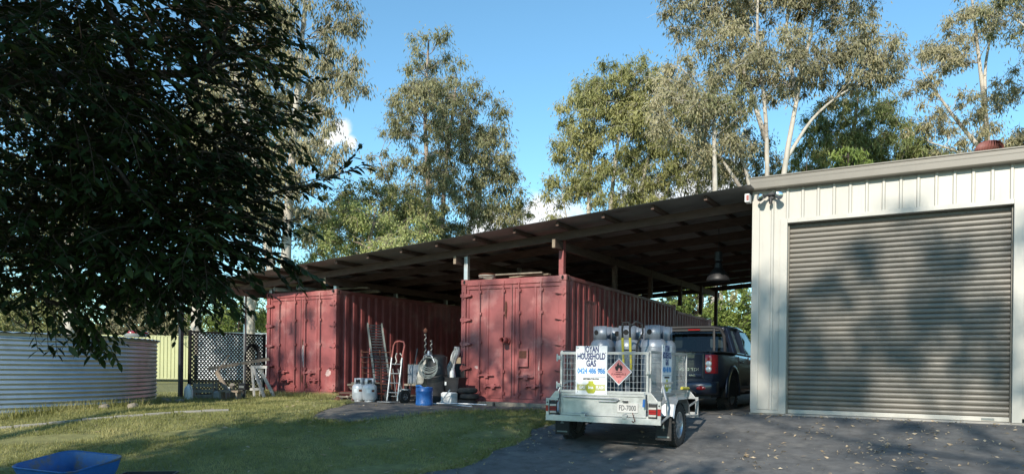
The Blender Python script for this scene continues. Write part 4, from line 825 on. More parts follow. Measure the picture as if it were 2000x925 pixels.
for yw in (1.15, 4.15):
    for sx in (-1, 1):
        wheel(U, (sx*0.80, yw, 0.36), 0.36, 0.245, sx, 6, 0.60)
        q = MB(); P = []
        for k in range(17):
            a = math.pi*k/16*1.08-0.04*math.pi; c_, s_ = math.cos(a), math.sin(a); P.append([(sx*(UW-0.02), yw+0.44*c_, 0.36+0.44*s_), (sx*(UW+0.035), yw+0.455*c_, 0.36+0.455*s_), (sx*(UW+0.03), yw+0.51*c_, 0.36+0.51*s_), (sx*(UW+0.0), yw+0.54*c_, 0.36+0.54*s_)])
        q.grid(P); q.build('wheel_arch', 'carpaint', U, smooth='all', solid=0.01)
        q = MB(); q.prism([(yw+0.44*math.cos(a), 0.36+0.44*math.sin(a)) for a in np.linspace(-0.15, math.pi+0.15, 20)], 'x', sx*(UW+0.012), sx*0.60); q.build('wheel_well', 'void', U)
for sx in (-1, 1):
    for y in (1.62, 2.46, 3.62):
        q = MB(); q.bx(min(sx*(UW+0.006), sx*(UW-0.02)), max(sx*(UW+0.006), sx*(UW-0.02)), y-0.004, y+0.004, 0.50, 1.06); q.build('door_gap', 'void', U)
    for y in (1.80, 2.65):
        q = MB(); q.tube([(sx*(UW+0.012), y-0.09, 0.95), (sx*(UW+0.035), y-0.05, 0.955), (sx*(UW+0.035), y+0.05, 0.955), (sx*(UW+0.012), y+0.09, 0.95)], 0.013, 8); q.build('door_handle', 'chrome', U, smooth=True)
    q = MB(); q.bx(min(sx*UW, sx*(UW+0.10)), max(sx*UW, sx*(UW+0.10)), 1.75, 3.6, 0.36, 0.40); q.build('side_step', 'trim', U, bevel=0.01)
    q = MB(); q.box((sx*(UW+0.10), 3.75, 1.10), (0.16, 0.10, 0.15)); q.build('mirror', 'carpaint', U, bevel=0.02)

# ================================================================ clutter in the alley between the containers
AG = -0.772                                    # packed ground level in the alley mouth
def rotz(a): return Matrix.Rotation(a, 3, 'Z')
# two white barbecue gas bottles
def bbq(label, loc, rz):
    t = thing('gas_bottle', label, 'gas bottle', loc, rz, 'small white gas bottles by the left container'); r = 0.155
    s = MB(); s.lathe([(0.10, 0.03), (r*0.85, 0.045), (r, 0.10), (r, 0.29), (r*0.96, 0.335), (r*0.75, 0.375), (r*0.3, 0.395), (0, 0.395)], 28); s.build('body', 'bottle', t, smooth=True)
    s = MB(); s.lathe([(0.105, 0.0), (0.105, 0.04)], 24); s.build('foot_ring', 'bottle', t, smooth=True, solid=0.006)
    s = MB(); P = []
    for k in range(31):
        a = rad(-60)+k*rad(300)/30; P.append([(0.105*math.cos(a), 0.105*math.sin(a), 0.37), (0.105*math.cos(a), 0.105*math.sin(a), 0.51)])
    s.grid(P); s.build('collar', 'bottle', t, smooth='all', solid=0.005)
    s = MB(); s.lathe([(0.025, 0.39), (0.025, 0.44), (0.03, 0.45), (0.03, 0.48), (0, 0.485)], 12); s.build('valve', 'grey_box', t, smooth=True)
    s = MB(); a = rad(245); s.prism([(-0.04, 0.425), (0.04, 0.425), (0.04, 0.475), (-0.04, 0.475)], 'y', -0.111, -0.104); s.build('collar_opening', 'void', t)
    P = [[(r*1.004*math.cos(rad(-75+3*i)), r*1.004*math.sin(rad(-75+3*i)), z) for i in range(9)] for z in (0.22, 0.245, 0.27)]
    s = MB(); s.grid(P); s.build('brand_label', 'rust', t, smooth='all')
    P = [[(r*1.004*math.cos(rad(-115+3*i)), r*1.004*math.sin(rad(-115+3*i)), z) for i in range(11)] for z in (0.20, 0.24, 0.28)]
    s = MB(); s.grid(P); s.build('safety_label', 'signwhite', t, smooth='all')
    return t
b1 = bbq('white gas bottle left of a pair, beside the timber pile', (-10.86, 12.02, AG), 0.4)
dup(b1, (-10.55, 12.0, AG), 0.75, 'white gas bottle right of a pair, in front of the loading ramp')
# pile of old timber and stones at the foot of the left container
pt = thing('timber_pile', 'low pile of weathered boards and stones against the left container', 'timber pile', (-11.25, 12.45, AG))
rr = random.Random(5)
for i in range(9):
    s = MB(); z = 0.03+0.045*i; a = rr.uniform(-0.25, 0.25); d = Vector((math.sin(a+0.2), math.cos(a+0.2), 0)); c = Vector((rr.uniform(-0.12, 0.18), rr.uniform(0, 0.4), z)); l = rr.uniform(0.5, 0.9); s.beam(c-d*l/2-Vector((0.2, 0, 0))*(i % 2), c+d*l/2+Vector((0.25, -0.1, 0)), rr.uniform(0.10, 0.18), 0.035); s.build('board', 'timber_grey' if i % 3 else 'beam', pt)
for i in range(14):
    s = MB(); c = Vector((rr.uniform(-0.45, 0.3), rr.uniform(-0.38, 0.0), rr.uniform(0.0, 0.10))); q = rr.uniform(0.04, 0.10); s.lathe([(0, -q*0.6), (q*0.8, -q*0.4), (q, 0), (q*0.7, q*0.5), (0, q*0.6)], 7, c, Matrix.Rotation(rr.uniform(0, 3), 3, 'Z') @ Matrix.Rotation(rr.uniform(-.4, .4), 3, 'X')); s.build('stone', 'timber_grey' if i % 2 else 'rust', pt)
# aluminium loading ramp leaning on the left container
lr = thing('loading_ramp', 'dark ribbed loading ramp leaning against the left container', 'ramp', (-10.80, 12.9, AG)); foot = Vector((0.12, -0.25, 0.02)); top = Vector((-1.20, 0.90, 1.80))
d = (top-foot); side = Vector((0.62, 0.72, 0)).normalized()*0.17
for sg in (-1, 1): s = MB(); s.beam(foot+side*sg, top+side*sg, 0.035, 0.09); s.build('side_rail', 'grey_box', lr, bevel=0.004)
for i in range(26):
    c = foot+d*((i+0.5)/26); s = MB(); s.beam(c-side*0.92, c+side*0.92, 0.035, 0.03); s.build('rung', 'post', lr)
s = MB(); c = foot+d*0.62; s.box(c-side*1.12, (0.012, 0.05, 0.14)); s.build('sticker', 'diamond', lr)
# rusty tubular rack in front of the ramp
rk = thing('wire_rack', 'rusty tubular rack with many rungs in front of the ramp', 'rack', (-10.40, 12.22, AG), rad(5))
for x in (-0.48, 0.0, 0.28):
    s = MB(); s.tube([(x, 0, 0.0), (x-0.04, 0.02, 0.6), (x-0.10, 0.05, 1.12)], 0.016, 7); s.build('upright', 'rust', rk, smooth=True)
for i in range(9):
    z = 0.16+0.115*i; s = MB(); s.tube([(-0.50-0.08*z, 0.0, z), (0.30-0.09*z, 0.03, z-0.01)], 0.010, 6); s.build('rung', 'post' if i % 2 else 'rust', rk)
# red handled hand truck
hk = thing('hand_truck', 'silver hand truck with a faded red loop handle beside the rusty rack', 'hand truck', (-9.95, 12.05, AG), rad(-8))
s = MB(); s.tube([(-0.16, 0.10, 0.95), (-0.17, 0.16, 1.22), (-0.13, 0.17, 1.29), (0, 0.17, 1.31), (0.13, 0.17, 1.29), (0.17, 0.16, 1.22), (0.16, 0.10, 0.95)], 0.018, 9); s.build('loop_handle', 'handred', hk, smooth=True)
for x in (-0.16, 0.16):
    s = MB(); s.tube([(x, -0.02, 0.05), (x, 0.10, 0.96)], 0.017, 8); s.build('rail', 'galv', hk, smooth=True)
for z in (0.22, 0.42, 0.62, 0.82): s = MB(); s.tube([(-0.16, -0.02+0.12*z, z), (0.16, -0.02+0.12*z, z)], 0.011, 6); s.build('cross_bar', 'galv', hk, smooth=True)
for x in (-0.10, 0.10): s = MB(); s.tube([(x, 0.18, 0.14), (x*0.8, 0.06, 0.72)], 0.010, 6); s.build('brace', 'galv', hk, smooth=True)
s = MB(); s.bx(-0.20, 0.20, -0.26, -0.02, 0.02, 0.035); s.build('toe_plate', 'galv', hk); s = MB(); s.tube([(-0.24, 0.12, 0.135), (0.24, 0.12, 0.135)], 0.012, 8); s.build('axle', 'galv', hk)
for sx in (-1, 1): wheel(hk, (sx*0.22, 0.12, 0.135), 0.135, 0.07, sx, 4, 0.5)
for sx in (-1, 1):
    s = MB(); s.tube([(sx*0.05, 0.14, 1.05), (sx*0.11, 0.16, 0.98), (sx*0.06, 0.15, 0.88), (sx*0.10, 0.13, 0.80)], 0.012, 6); s.build('hung_rope', 'cloth', hk, smooth=True)
# bundle of stakes beyond the hand truck
sk = thing('stake_bundle', 'bundle of dark metal stakes leaning upright behind the hand truck', 'stakes', (-10.15, 12.75, AG))
for i in range(9): s = MB(); x = rr.uniform(-0.12, 0.55); s.beam((x, rr.uniform(0, .3), 0), (x+rr.uniform(-0.25, 0.05), 0.35, rr.uniform(0.7, 1.2)), 0.03, 0.02); s.build('stake', 'post' if i % 2 else 'rust', sk)
wb = thing('paint_bucket', 'white paint bucket on the ground behind the hand truck', 'bucket', (-10.02, 12.5, AG)); s = MB(); s.lathe([(0, 0.0), (0.11, 0.0), (0.13, 0.26), (0.138, 0.26), (0.138, 0.285), (0.12, 0.285), (0.10, 0.03)], 20); s.build('shell', 'bottle', wb, smooth=True)
s = MB(); s.tube([(-0.135, 0, 0.27), (-0.09, -0.09, 0.20), (0, -0.14, 0.17), (0.09, -0.09, 0.20), (0.135, 0, 0.27)], 0.004, 5); s.build('wire_handle', 'post', wb)
# low dark trolley bench with a grey cabinet and a canister on it
bn = thing('low_bench', 'low dark bench behind the blue drum carrying a cabinet and canister', 'bench', (-9.40, 12.75, AG))
s = MB(); s.bx(-0.62, 0.55, -0.25, 0.35, 0.36, 0.40); s.build('top', 'timber_grey', bn)
for x in (-0.58, 0.5):
    for y in (-0.21, 0.30): s = MB(); s.bx(x-0.03, x+0.03, y-0.03, y+0.03, 0, 0.36); s.build('leg', 'dark', bn)
s = MB(); s.bx(-0.58, 0.52, -0.15, 0.3, 0.08, 0.11); s.build('shelf', 'dark', bn)
gc = thing('metal_cabinet', 'narrow grey metal cabinet on the bench right of the hand truck', 'cabinet', (-9.80, 12.72, AG+0.40)); s = MB(); s.bx(-0.16, 0.16, -0.17, 0.17, 0, 0.42); s.build('case', 'grey_box', gc, bevel=0.006); s = MB(); s.bx(-0.14, 0.14, -0.178, -0.171, 0.02, 0.40); s.build('door', 'bottle_al', gc); s = MB(); s.bx(0.10, 0.12, -0.192, -0.178, 0.18, 0.25); s.build('handle', 'dark', gc)
jc = thing('plastic_canister', 'white plastic canister with a green label on the bench', 'canister', (-9.30, 12.62, AG+0.40)); s = MB()
prf = lambda w, d_, z: [(-w, -d_, z), (w, -d_, z), (w, d_, z), (-w, d_, z), (-w, -d_, z)]
s.grid([prf(.13, .08, 0), prf(.14, .09, .02), prf(.14, .09, .22), prf(.12, .08, .29), prf(.05, .045, .33), prf(.04, .04, .36)]); s.add([(-.04, -.04, .36), (.04, -.04, .36), (.04, .04, .36), (-.04, .04, .36)], [(0, 1, 2, 3)]); s.build('shell', 'whiteplastic', jc, bevel=0.012)
s = MB(); s.tube([(0.05, 0, 0.32), (0.09, 0, 0.345), (0.13, 0, 0.30), (0.135, 0, 0.22)], 0.018, 8); s.build('handle', 'whiteplastic', jc, smooth=True); s = MB(); s.bx(-0.04, 0.11, -0.096, -0.0905, 0.05, 0.20); s.build('paper_label', 'greenlabel', jc)
# blue drum
bd = thing('blue_drum', 'open blue plastic drum with a grip at the alley mouth', 'drum', (-8.80, 11.62, AG)); s = MB(); s.lathe([(0, 0.0), (0.155, 0.0), (0.17, 0.02), (0.172, 0.06), (0.166, 0.075), (0.166, 0.27), (0.174, 0.285), (0.174, 0.30), (0.166, 0.315), (0.168, 0.36), (0.160, 0.365), (0.15, 0.34), (0.06, 0.335), (0, 0.33)], 32); s.build('shell', 'blue', bd, smooth=True)
s = MB(); s.tube([(-0.13, -0.05, 0.35), (-0.12, -0.10, 0.39), (-0.02, -0.12, 0.40), (0.04, -0.11, 0.36)], 0.020, 8); s.build('handle', 'blue', bd, smooth=True)
s = MB(); s.lathe([(0.035, 0.33), (0.035, 0.375), (0, 0.378)], 14, (0.05, 0.05, 0)); s.build('cap', 'blue', bd, smooth=True)
# tall black bin with a hose coiled on it
bk = thing('black_bin', 'tall black bin with a hose on it behind the blue drum', 'bin', (-9.0, 12.30, AG)); s = MB(); s.lathe([(0, 0), (0.18, 0), (0.19, 0.03), (0.215, 0.60), (0.225, 0.61), (0.225, 0.66), (0.20, 0.80), (0.21, 0.98), (0.15, 1.02), (0, 1.03)], 28); s.build('shell', 'dark', bk, smooth=True)
s = MB(); s.box((0, -0.11, 0.97), (0.16, 0.05, 0.03)); s.build('lid_clip', 'bottle', bk)
rr = random.Random(9)
def drape(t, name, m, pts_fn, nu, nv):
    s = MB(); s.grid([[pts_fn(i/(nu-1), j/(nv-1)) for i in range(nu)] for j in range(nv)]); return s.build(name, m, t, smooth='all', solid=0.004)
sheet_ = drape(None, 'draped_sheet', 'cloth', lambda u, v: (-0.16-0.17*v-0.05*math.sin(9*u+3*v)-0.03*math.sin(20*u), -0.20+0.34*u+0.03*math.sin(14*u+5*v)-0.04*v, 0.98-0.62*v+0.05*math.sin(7*u)), 26, 16); sheet_.location = (-9.0, 12.30, AG); tag(sheet_, 'pale sheet hanging down the left side of the black bin', 'sheet')
hc = thing('coiled_hose', 'grey hose hanging in a coil on the black bin', 'hose', (-8.98, 12.06, AG+0.90))
for i in range(7):
    a_, b_ = 0.19+0.008*i, 0.17+0.030*i; s = MB(); ph = rr.uniform(-0.1, 0.1)
    s.tube([(a_*math.sin(t)+0.02*ph, -0.02-0.012*i+0.02*math.cos(t), -b_*(1-math.cos(t))*0.62+0.06+ph*0.1) for t in np.linspace(0, 2*math.pi, 25)], 0.010, 6, False); s.build('loop', 'grey_box', hc, smooth='all')
s = MB(); s.tube([(-0.14, -0.06, 0.0), (-0.09, -0.08, 0.10), (0.0, -0.06, 0.14), (0.08, -0.07, 0.08), (0.14, -0.06, -0.04)], 0.016, 7); s.lathe([(0, -0.05), (0.032, -0.04), (0.036, 0.03), (0.02, 0.06), (0, 0.06)], 14, (0.0, -0.07, 0.14)); s.build('nozzle', 'bottle_al', hc, smooth=True)
# twisted poles
for i, (x, h, lb) in enumerate(((-9.72, 1.50, 'taller twisted rope wrapped pole beside the black bin'), (-9.56, 1.36, 'shorter twisted rope wrapped pole next to the black bin'))):
    t = thing('twisted_pole', lb, 'pole', (x, 12.85, AG)); s = MB(); s.tube([(0, 0, 0), (0.01, 0, h)], 0.014, 8); s.build('shaft', 'post', t); s = MB(); s.tube([(0.022*math.cos(k*0.9), 0.022*math.sin(k*0.9), 0.35+k*(h-0.37)/60) for k in range(61)], 0.008, 5); s.build('rope_wrap', 'cloth', t, smooth='all')
    if i == 0: s = MB(); s.lathe([(0, 0), (0.04, 0.02), (0.05, 0.07), (0.02, 0.11), (0, 0.12)], 9, (0, 0, h)); s.build('pole_head', 'rust', t, smooth=True)
cb = thing('cardboard_box', 'brown cardboard carton deep in the alley behind the bin', 'box', (-9.25, 14.3, AG)); s = MB(); s.bx(-0.55, 0.2, -0.25, 0.25, 0.62, 1.0); s.build('carton', 'cardboard', cb); s = MB(); s.bx(-0.18, -0.16, -0.254, -0.25, 0.62, 1.0); s.build('seam', 'timber_grey', cb); s = MB(); s.bx(-9.85, -8.95, 14.0, 14.6, AG, AG+0.618); tag(s.build('dark_chest', 'dark', None, bevel=0.01), 'dark chest under the cardboard carton deep in the alley', 'chest')
# black crate on a white bucket, tarp heap, tyres
bc = thing('black_crate', 'black plastic crate on a white bucket at the near container corner', 'crate', (-8.62, 12.42, AG+0.28)); s = MB()
s.grid([prf(.15, .12, 0), prf(.19, .15, .26), prf(.205, .165, .26), prf(.205, .165, .28), prf(.18, .14, .28), prf(.145, .115, .01)]); s.add([(-.15, -.12, 0), (.15, -.12, 0), (.15, .12, 0), (-.15, .12, 0)], [(3, 2, 1, 0)]); s.build('shell', 'dark', bc); s = MB(); s.bx(-0.15, -0.11, -0.157, -0.150, 0.12, 0.19); s.build('paper_label', 'signwhite', bc)
wb2 = thing('white_bucket', 'white square bucket under the black crate by the near container', 'bucket', (-8.62, 12.22, AG)); s = MB(); s.grid([prf(.11, .10, 0), prf(.125, .115, .03), prf(.125, .115, .22), prf(.13, .12, .235), prf(.10, .09, .26)]); s.add([(-.10, -.09, .26), (.10, -.09, .26), (.10, .09, .26), (-.10, .09, .26)], [(0, 1, 2, 3)]); s.build('shell', 'whiteplastic', wb2, bevel=0.008); s = MB(); s.tube([(-0.10, -0.13, 0.20), (0, -0.15, 0.16), (0.10, -0.13, 0.20)], 0.006, 5); s.build('handle', 'whiteplastic', wb2)
tp = thing('tarp_heap', 'silver tarpaulin heaped against the corner of the near container', 'tarpaulin', (-8.28, 12.95, AG))
s = MB(); s.grid([[(-0.46-0.50*v*(1-u)-0.03*math.sin(9*v+4*u), -0.28+0.05*math.sin(15*u+5*v)+0.03*math.sin(31*u-9*v)-0.10*v, 1.20-0.82*v+0.05*math.sin(8*u+3)*v) for u in np.linspace(0, 1, 28)] for v in np.linspace(0, 1, 24)]); s.build('tarpaulin', 'tarp', tp, smooth='all', solid=0.006)
s = MB(); s.bx(-0.85, -0.40, -0.1, 0.5, 0, 0.85); s.build('stack', 'dark', tp, bevel=0.02)
s = MB(); s.lathe([(0, 0), (0.045, 0), (0.05, 0.10), (0.03, 0.14), (0.016, 0.15), (0.016, 0.19), (0, 0.19)], 14, (0, 0, 0)); bo_ = s.build('spray_bottle', 'whiteplastic', None, smooth=True, loc=(-8.70, 12.42, AG+0.56)); tag(bo_, 'small white spray bottle standing in the black crate', 'bottle')
for z, dx, lb in ((0.30, 0.0, 'topmost small old tyre of the stack by the near container corner'), (0.18, 0.05, 'middle small old tyre of the stack by the near container corner'), (0.06, 0.0, 'bottom small old tyre of the stack by the near container corner')):
    s = MB(); s.lathe([(0.10, -0.045), (0.16, -0.055), (0.20, -0.03), (0.205, 0.0), (0.20, 0.03), (0.16, 0.055), (0.10, 0.045), (0.10, -0.045)], 26); tag(s.build('old_tyre', 'rubber', None, smooth=True, loc=(-8.30+dx, 12.41, AG+z)), lb, 'tyre', 'old tyres stacked by the near container')
for i, (a, b, lb) in enumerate((((-9.0, 11.95), (-7.75, 11.75), 'longer pale pole lying at the alley mouth'), ((-8.55, 11.70), (-7.55, 11.95), 'shorter pale pole lying across the other at the alley mouth'))):
    s = MB(); s.tube([(a[0], a[1], AG+0.025+0.03*i), ((a[0]+b[0])/2, (a[1]+b[1])/2, AG+0.03+0.03*i), (b[0], b[1], AG+0.02+0.03*i)], 0.017, 8); tag(s.build('loose_pole', 'galv', None, smooth=True), lb, 'pole')
s = MB(); s.tube([(-8.62, 11.85, AG+0.02), (-8.45, 12.0, AG+0.32)], 0.012, 6); tag(s.build('loose_pole', 'galv', None), 'short metal rod propped against the white bucket', 'pole')
# timber sleepers along the base of the near container
for i, (x0, x1) in enumerate(((-8.55, -7.75), (-7.7, -6.3))):
    s = MB(); s.box(((x0+x1)/2, 12.56+0.02*i, -0.735), (x1-x0, 0.16, 0.09), rotz(0.02-0.03*i)); tag(s.build('timber_sleeper', 'timber_grey', None, bevel=0.012), ('shorter' if i == 0 else 'longer')+' grey timber sleeper along the foot of the near container doors', 'sleeper')
# things stored on the container roofs
def onroof(name, label, cat, mbs):
    t = thing(name, label, cat, (0, 0, 0))
    for nm, q, m in mbs: q.build(nm, m, t, smooth=True)
    return t
for x, y, r, lb in ((-14.58, 12.95, 0.055, 'left pale pipe end poking over the left container roof'), (-13.80, 12.98, 0.048, 'right pale pipe end poking over the left container roof')):
    q = MB(); q.tube([(x, y, 1.92), (x+0.02, y+3.2, 1.93)], r, 16, False); q2 = MB(); q2.disc((x, y+0.10, 1.92), r*0.97, 16, Matrix.Rotation(rad(90), 3, 'X')); onroof('plastic_pipe', lb, 'pipe', (('pipe', q, 'whiteplastic'), ('bore', q2, 'void')))
rr = random.Random(3)
def plank_stack(label, cx, cy, z, n, m):
    t = thing('board_stack', label, 'boards', (cx, cy, z))
    for i in range(n):
        s = MB(); a = rr.uniform(-0.2, 0.2); l = rr.uniform(0.8, 1.6); c = Vector((rr.uniform(-0.3, 0.3), rr.uniform(0.0, 0.6)+l/2*0, 0.02+0.03*(i % 4))); s.beam(c-Vector((math.cos(a), math.sin(a), 0))*l/2, c+Vector((math.cos(a), math.sin(a), 0.02))*l/2, 0.10, 0.026); s.build('board', m if i % 2 else 'beam_pale', t)
plank_stack('loose boards on the front edge of the near container roof', -7.75, 13.15, 1.845, 7, 'timber_grey'); plank_stack('loose boards on the left container roof by the steel post', -13.1, 13.6, 1.835, 7, 'timber_grey'); plank_stack('boards stored on the left container roof further back', -13.6, 15.2, 1.84, 8, 'beam')
t = thing('rope_coil', 'dark coil of rope on the near container roof edge', 'rope', (-8.3, 13.1, 1.86)); 
for i in range(4): s = MB(); s.lathe([(0.16+0.01*i, 0.02+0.022*i), (0.185, 0.035+0.022*i), (0.16, 0.05+0.022*i), (0.14, 0.035+0.022*i), (0.16, 0.02+0.022*i)], 22, (0, 0, 0)); s.build('turn', 'rust' if i % 2 else 'cloth', t, smooth=True)
t = thing('stored_drum', 'round pale drum lying on the left container roof far back', 'drum', (-12.95, 19.2, 1.86)); s = MB(); s.lathe([(0, -0.3), (0.2, -0.3), (0.21, -0.1), (0.2, 0), (0.21, 0.1), (0.2, 0.3), (0, 0.3)], 22, (0, 0, 0.21), Matrix.Rotation(rad(90), 3, 'Y')); s.build('shell', 'timber_grey', t, smooth=True); s = MB(); s.box((0, 0.3, 0.01), (0.5, 0.08, 0.03)); s.build('chock', 'beam', t)

# ================================================================ left side: tank, lattice, fences, odds and ends
TKX, TKY, TKR = -15.84, 6.43, 3.46
tk = thing('water_tank', 'round corrugated galvanised water tank at the left behind the lawn', 'water tank', (TKX, TKY, -1.02))
H0, H1 = 0.0, 1.44; npr = 20*8+1
prof = [(TKR+0.011*math.cos(2*math.pi*z/0.0762), z) for z in np.linspace(H0, H1, npr)]
nsh = 8
for k in range(nsh):
    a0 = 2*math.pi*k/nsh+0.42; s = MB(); pk = [(r+(0.003 if k % 2 else 0), z) for r, z in prof]
    s.lathe(pk, 14, (0, 0, 0), None, a0-0.012, a0+2*math.pi/nsh+0.012); so = s.build('tank_sheet', 'galv_tank', tk, smooth='all')
    s = MB()
    for da in (0.0, 0.022):
        for j in range(20):
            z = 0.04+j*0.0762; a = a0+da; s.lathe([(0, 0.006), (0.007, 0.004), (0.008, 0)], 6, ((TKR+0.012)*math.cos(a), (TKR+0.012)*math.sin(a), z), Matrix.Rotation(a, 3, 'Z') @ Matrix.Rotation(rad(90), 3, 'Y'))
    tag(s.build('rivets', 'galv', so), kind='stuff')
s = MB(); s.lathe([(TKR+0.02, H1), (TKR+0.03, H1+0.015), (TKR+0.015, H1+0.03), (TKR-0.01, H1+0.02)], 96); s.build('rim', 'galv_tank', tk, smooth=True)
s = MB(); P = []
for k in range(193):
    a = 2*math.pi*k/192; w = 0.010*math.cos(k*math.pi); P.append([((TKR+0.06)*math.cos(a), (TKR+0.06)*math.sin(a), H1+0.035+w), (TKR*0.5*math.cos(a), TKR*0.5*math.sin(a), H1+0.09+w), (0.05*math.cos(a), 0.05*math.sin(a), H1+0.12)])
s.grid(P); s.build('lid', 'galv_tank', tk, smooth='all')
ob = thing('inlet_strainer', 'small red topped inlet strainer on the water tank lid', 'strainer', (TKX+2.1, TKY+2.3, -1.02+H1+0.10)); s = MB(); s.lathe([(0, 0), (0.20, 0), (0.22, 0.03), (0.22, 0.07), (0.0, 0.10)], 20); s.build('basket', 'grey_box', ob, smooth=True); s = MB(); s.lathe([(0.225, 0.065), (0.23, 0.09), (0.16, 0.12), (0, 0.13)], 20); s.build('lid', 'lampred', ob, smooth=True)
# bed of stones and bricks by the tank foot
rr = random.Random(21)
for i in range(9):
    a = rr.uniform(0.2, 1.0); r = TKR+rr.uniform(0.12, 0.55); x, y = TKX+r*math.cos(a), TKY+r*math.sin(a); q = rr.uniform(0.05, 0.13); s = MB(); s.lathe([(0, -q*.6), (q*.8, -q*.35), (q, 0), (q*.75, q*.4), (0, q*.55)], 8, (0, 0, 0), Matrix.Rotation(rr.uniform(0, 3), 3, 'Z') @ Matrix.Rotation(rr.uniform(-.5, .5), 3, 'X')); o = s.build('garden_stone', 'timber_grey', None, loc=(x, y, float(G(x, y))+q*0.25)); tag(o, 'grey stone lying along the foot of the water tank', 'stone', 'stones at the foot of the water tank')
# lattice screen along the open side of the carport
lt = thing('lattice_screen', 'dark diagonal timber lattice screen left of the containers', 'lattice screen', (-15.62, 11.30, -0.72)); LW, LH = 2.25, 1.49; pitch = 0.098
def strip(c, sg, x):
    # line z = sg*(y - c) clipped to the panel
    pts = []
    for (y, z) in ((0, sg*(0-c)), (LW, sg*(LW-c))):
        if 0 <= z <= LH: pts.append((y, z))
    for z in (0, LH):
        y = c+z/sg
        if 0 < y < LW: pts.append((y, z))
    if len(pts) < 2: return
    (y0, z0), (y1, z1) = pts[0], pts[-1]
    if math.hypot(y1-y0, z1-z0) < 0.05: return
    s = MB(); s.beam((x, y0, z0), (x, y1, z1), 0.010, 0.030, rad(0)); s.build('slat', 'lattice', lt)
c = -LH+0.03
while c < LW: strip(c, 1, 0.004); c += pitch
c = 0.03
while c < LW+LH: strip(c, -1, -0.008); c += pitch
for (a, b) in (((0, 0, -0.02), (0, LW, -0.02)), ((0, 0, LH+0.01), (0, LW, LH+0.01)), ((0, -0.01, -0.04), (0, -0.01, LH+0.03)), ((0, LW, -0.04), (0, LW, LH+0.03))):
    s = MB(); s.beam(a, b, 0.035, 0.045) if a[2] == b[2] else s.bx(-0.02, 0.02, a[1]-0.02, a[1]+0.02, a[2], b[2]); s.build('frame_rail', 'lattice', lt)
for y in (0.0, LW): s = MB(); s.bx(-0.028, 0.028, y-0.03, y+0.028, -0.35, LH+0.05); s.build('post', 'lattice', lt)
hs = thing('hose_reel', 'dark hose coiled on a hook on the lattice screen', 'hose', (-15.52, 13.02, 0.18))
for i in range(4): s = MB(); s.tube([(0.03+0.015*i, (0.20+0.018*i)*math.sin(t), (0.30+0.02*i)*math.cos(t)) for t in np.linspace(0, 2*math.pi, 25)], 0.014, 6, False); s.build('loop', 'dark', hs, smooth='all')
# yellow-green fence and pale fence far behind
def fence(name, label, a, b, z0, z1, m, sw=0.78):
    a = Vector((*a, 0)); b = Vector((*b, 0)); d = b-a; n = max(1, round(d.length/sw)); u = d.normalized(); w = Vector((u.y, -u.x, 0)); t = thing(name, label, 'fence', (a.x, a.y, z0)); me = None
    pw = d.length/n; pr = []
    for k in range(4):
        q = k*pw/4; pr += [(q, 0), (q+pw/16, 0), (q+pw/16+0.02, 0.035), (q+pw/6, 0.035), (q+pw/6+0.02, 0)]
    pr.append((pw, 0))
    for i in range(n):
        if me is None: s = MB(); s.sheet(pr, (0, 0, 0), u, (0, 0, 1), w, z1-z0); o = s.build('fence_sheet', m, t, solid=0.003); me = o
        else: o = me.copy(); COL.objects.link(o); o.parent = t
        o.location = u*(pw*i)
    s = MB(); s.beam((0, 0, z1-z0+0.01), tuple(d+Vector((0, 0, z1-z0+0.01))), 0.05, 0.05); s.build('top_rail', m, t); s = MB(); s.beam((0, 0, 0.03), tuple(d+Vector((0, 0, 0.03))), 0.05, 0.06); s.build('bottom_rail', m, t)
    for i in range(0, n+1, 3): p = u*(pw*i)-w*0.04; s = MB(); s.bx(p.x-0.03, p.x+0.03, p.y-0.03, p.y+0.03, 0, z1-z0+0.04); s.build('post', m, t)
    return t
fence('boundary_fence', 'yellow green ribbed steel boundary fence behind the water tank', (-42.0, 19.5), (-33.45, 24.45), -0.80, 1.42, 'fence_y')
fence('pale_fence', 'pale ribbed steel fence seen over the lattice screen', (-33.3, 24.6), (-24.5, 29.8), -0.80, 1.62, 'fence_w')
# odds and ends before the lattice
jug = thing('white_jug', 'white plastic jug standing by the dark carport post', 'jug', (-14.2, 10.25, float(G(-14.2, 10.25)))); s = MB(); s.lathe([(0, 0), (0.085, 0), (0.095, 0.02), (0.095, 0.20), (0.07, 0.27), (0.035, 0.30), (0.035, 0.33), (0, 0.33)], 18); s.build('shell', 'whiteplastic', jug, smooth=True); s = MB(); s.tube([(0.05, 0, 0.29), (0.11, 0, 0.27), (0.115, 0, 0.20), (0.09, 0, 0.16)], 0.014, 7); s.build('handle', 'whiteplastic', jug, smooth=True)
def gz(x, y): return float(G(x, y))
t = thing('wooden_crate', 'small open timber crate beside the white jug', 'crate', (-14.55, 10.95, gz(-14.5, 10.95)), rad(35))
for sx in (-1, 1):
    for sy in (-1, 1): s = MB(); s.box((sx*0.20, sy*0.14, 0.18), (0.05, 0.04, 0.36)); s.build('corner_post', 'beam_pale', t)
for z in (0.05, 0.17, 0.30):
    for sy in (-1, 1): s = MB(); s.box((0, sy*0.165, z), (0.42, 0.014, 0.07)); s.build('slat', 'timber_grey', t)
t = thing('leaning_plank', 'pale plank leaning up against the lattice screen', 'plank', (-14.35, 11.35, gz(-14.35, 11.35))); s = MB(); s.beam((0.25, -0.05, 0.0), (-0.35, 0.0, 0.62), 0.045, 0.10); s.build('board', 'beam_pale', t, bevel=0.004); s = MB(); s.beam((-0.36, 0.0, 0.58), (-0.22, 0.25, 1.02), 0.02, 0.03); tag(s.build('thin_batten', 'beam_pale', None, loc=(-14.35, 11.35, gz(-14.35, 11.35))), 'thin pale batten angled up from the top of the leaning plank', 'batten')
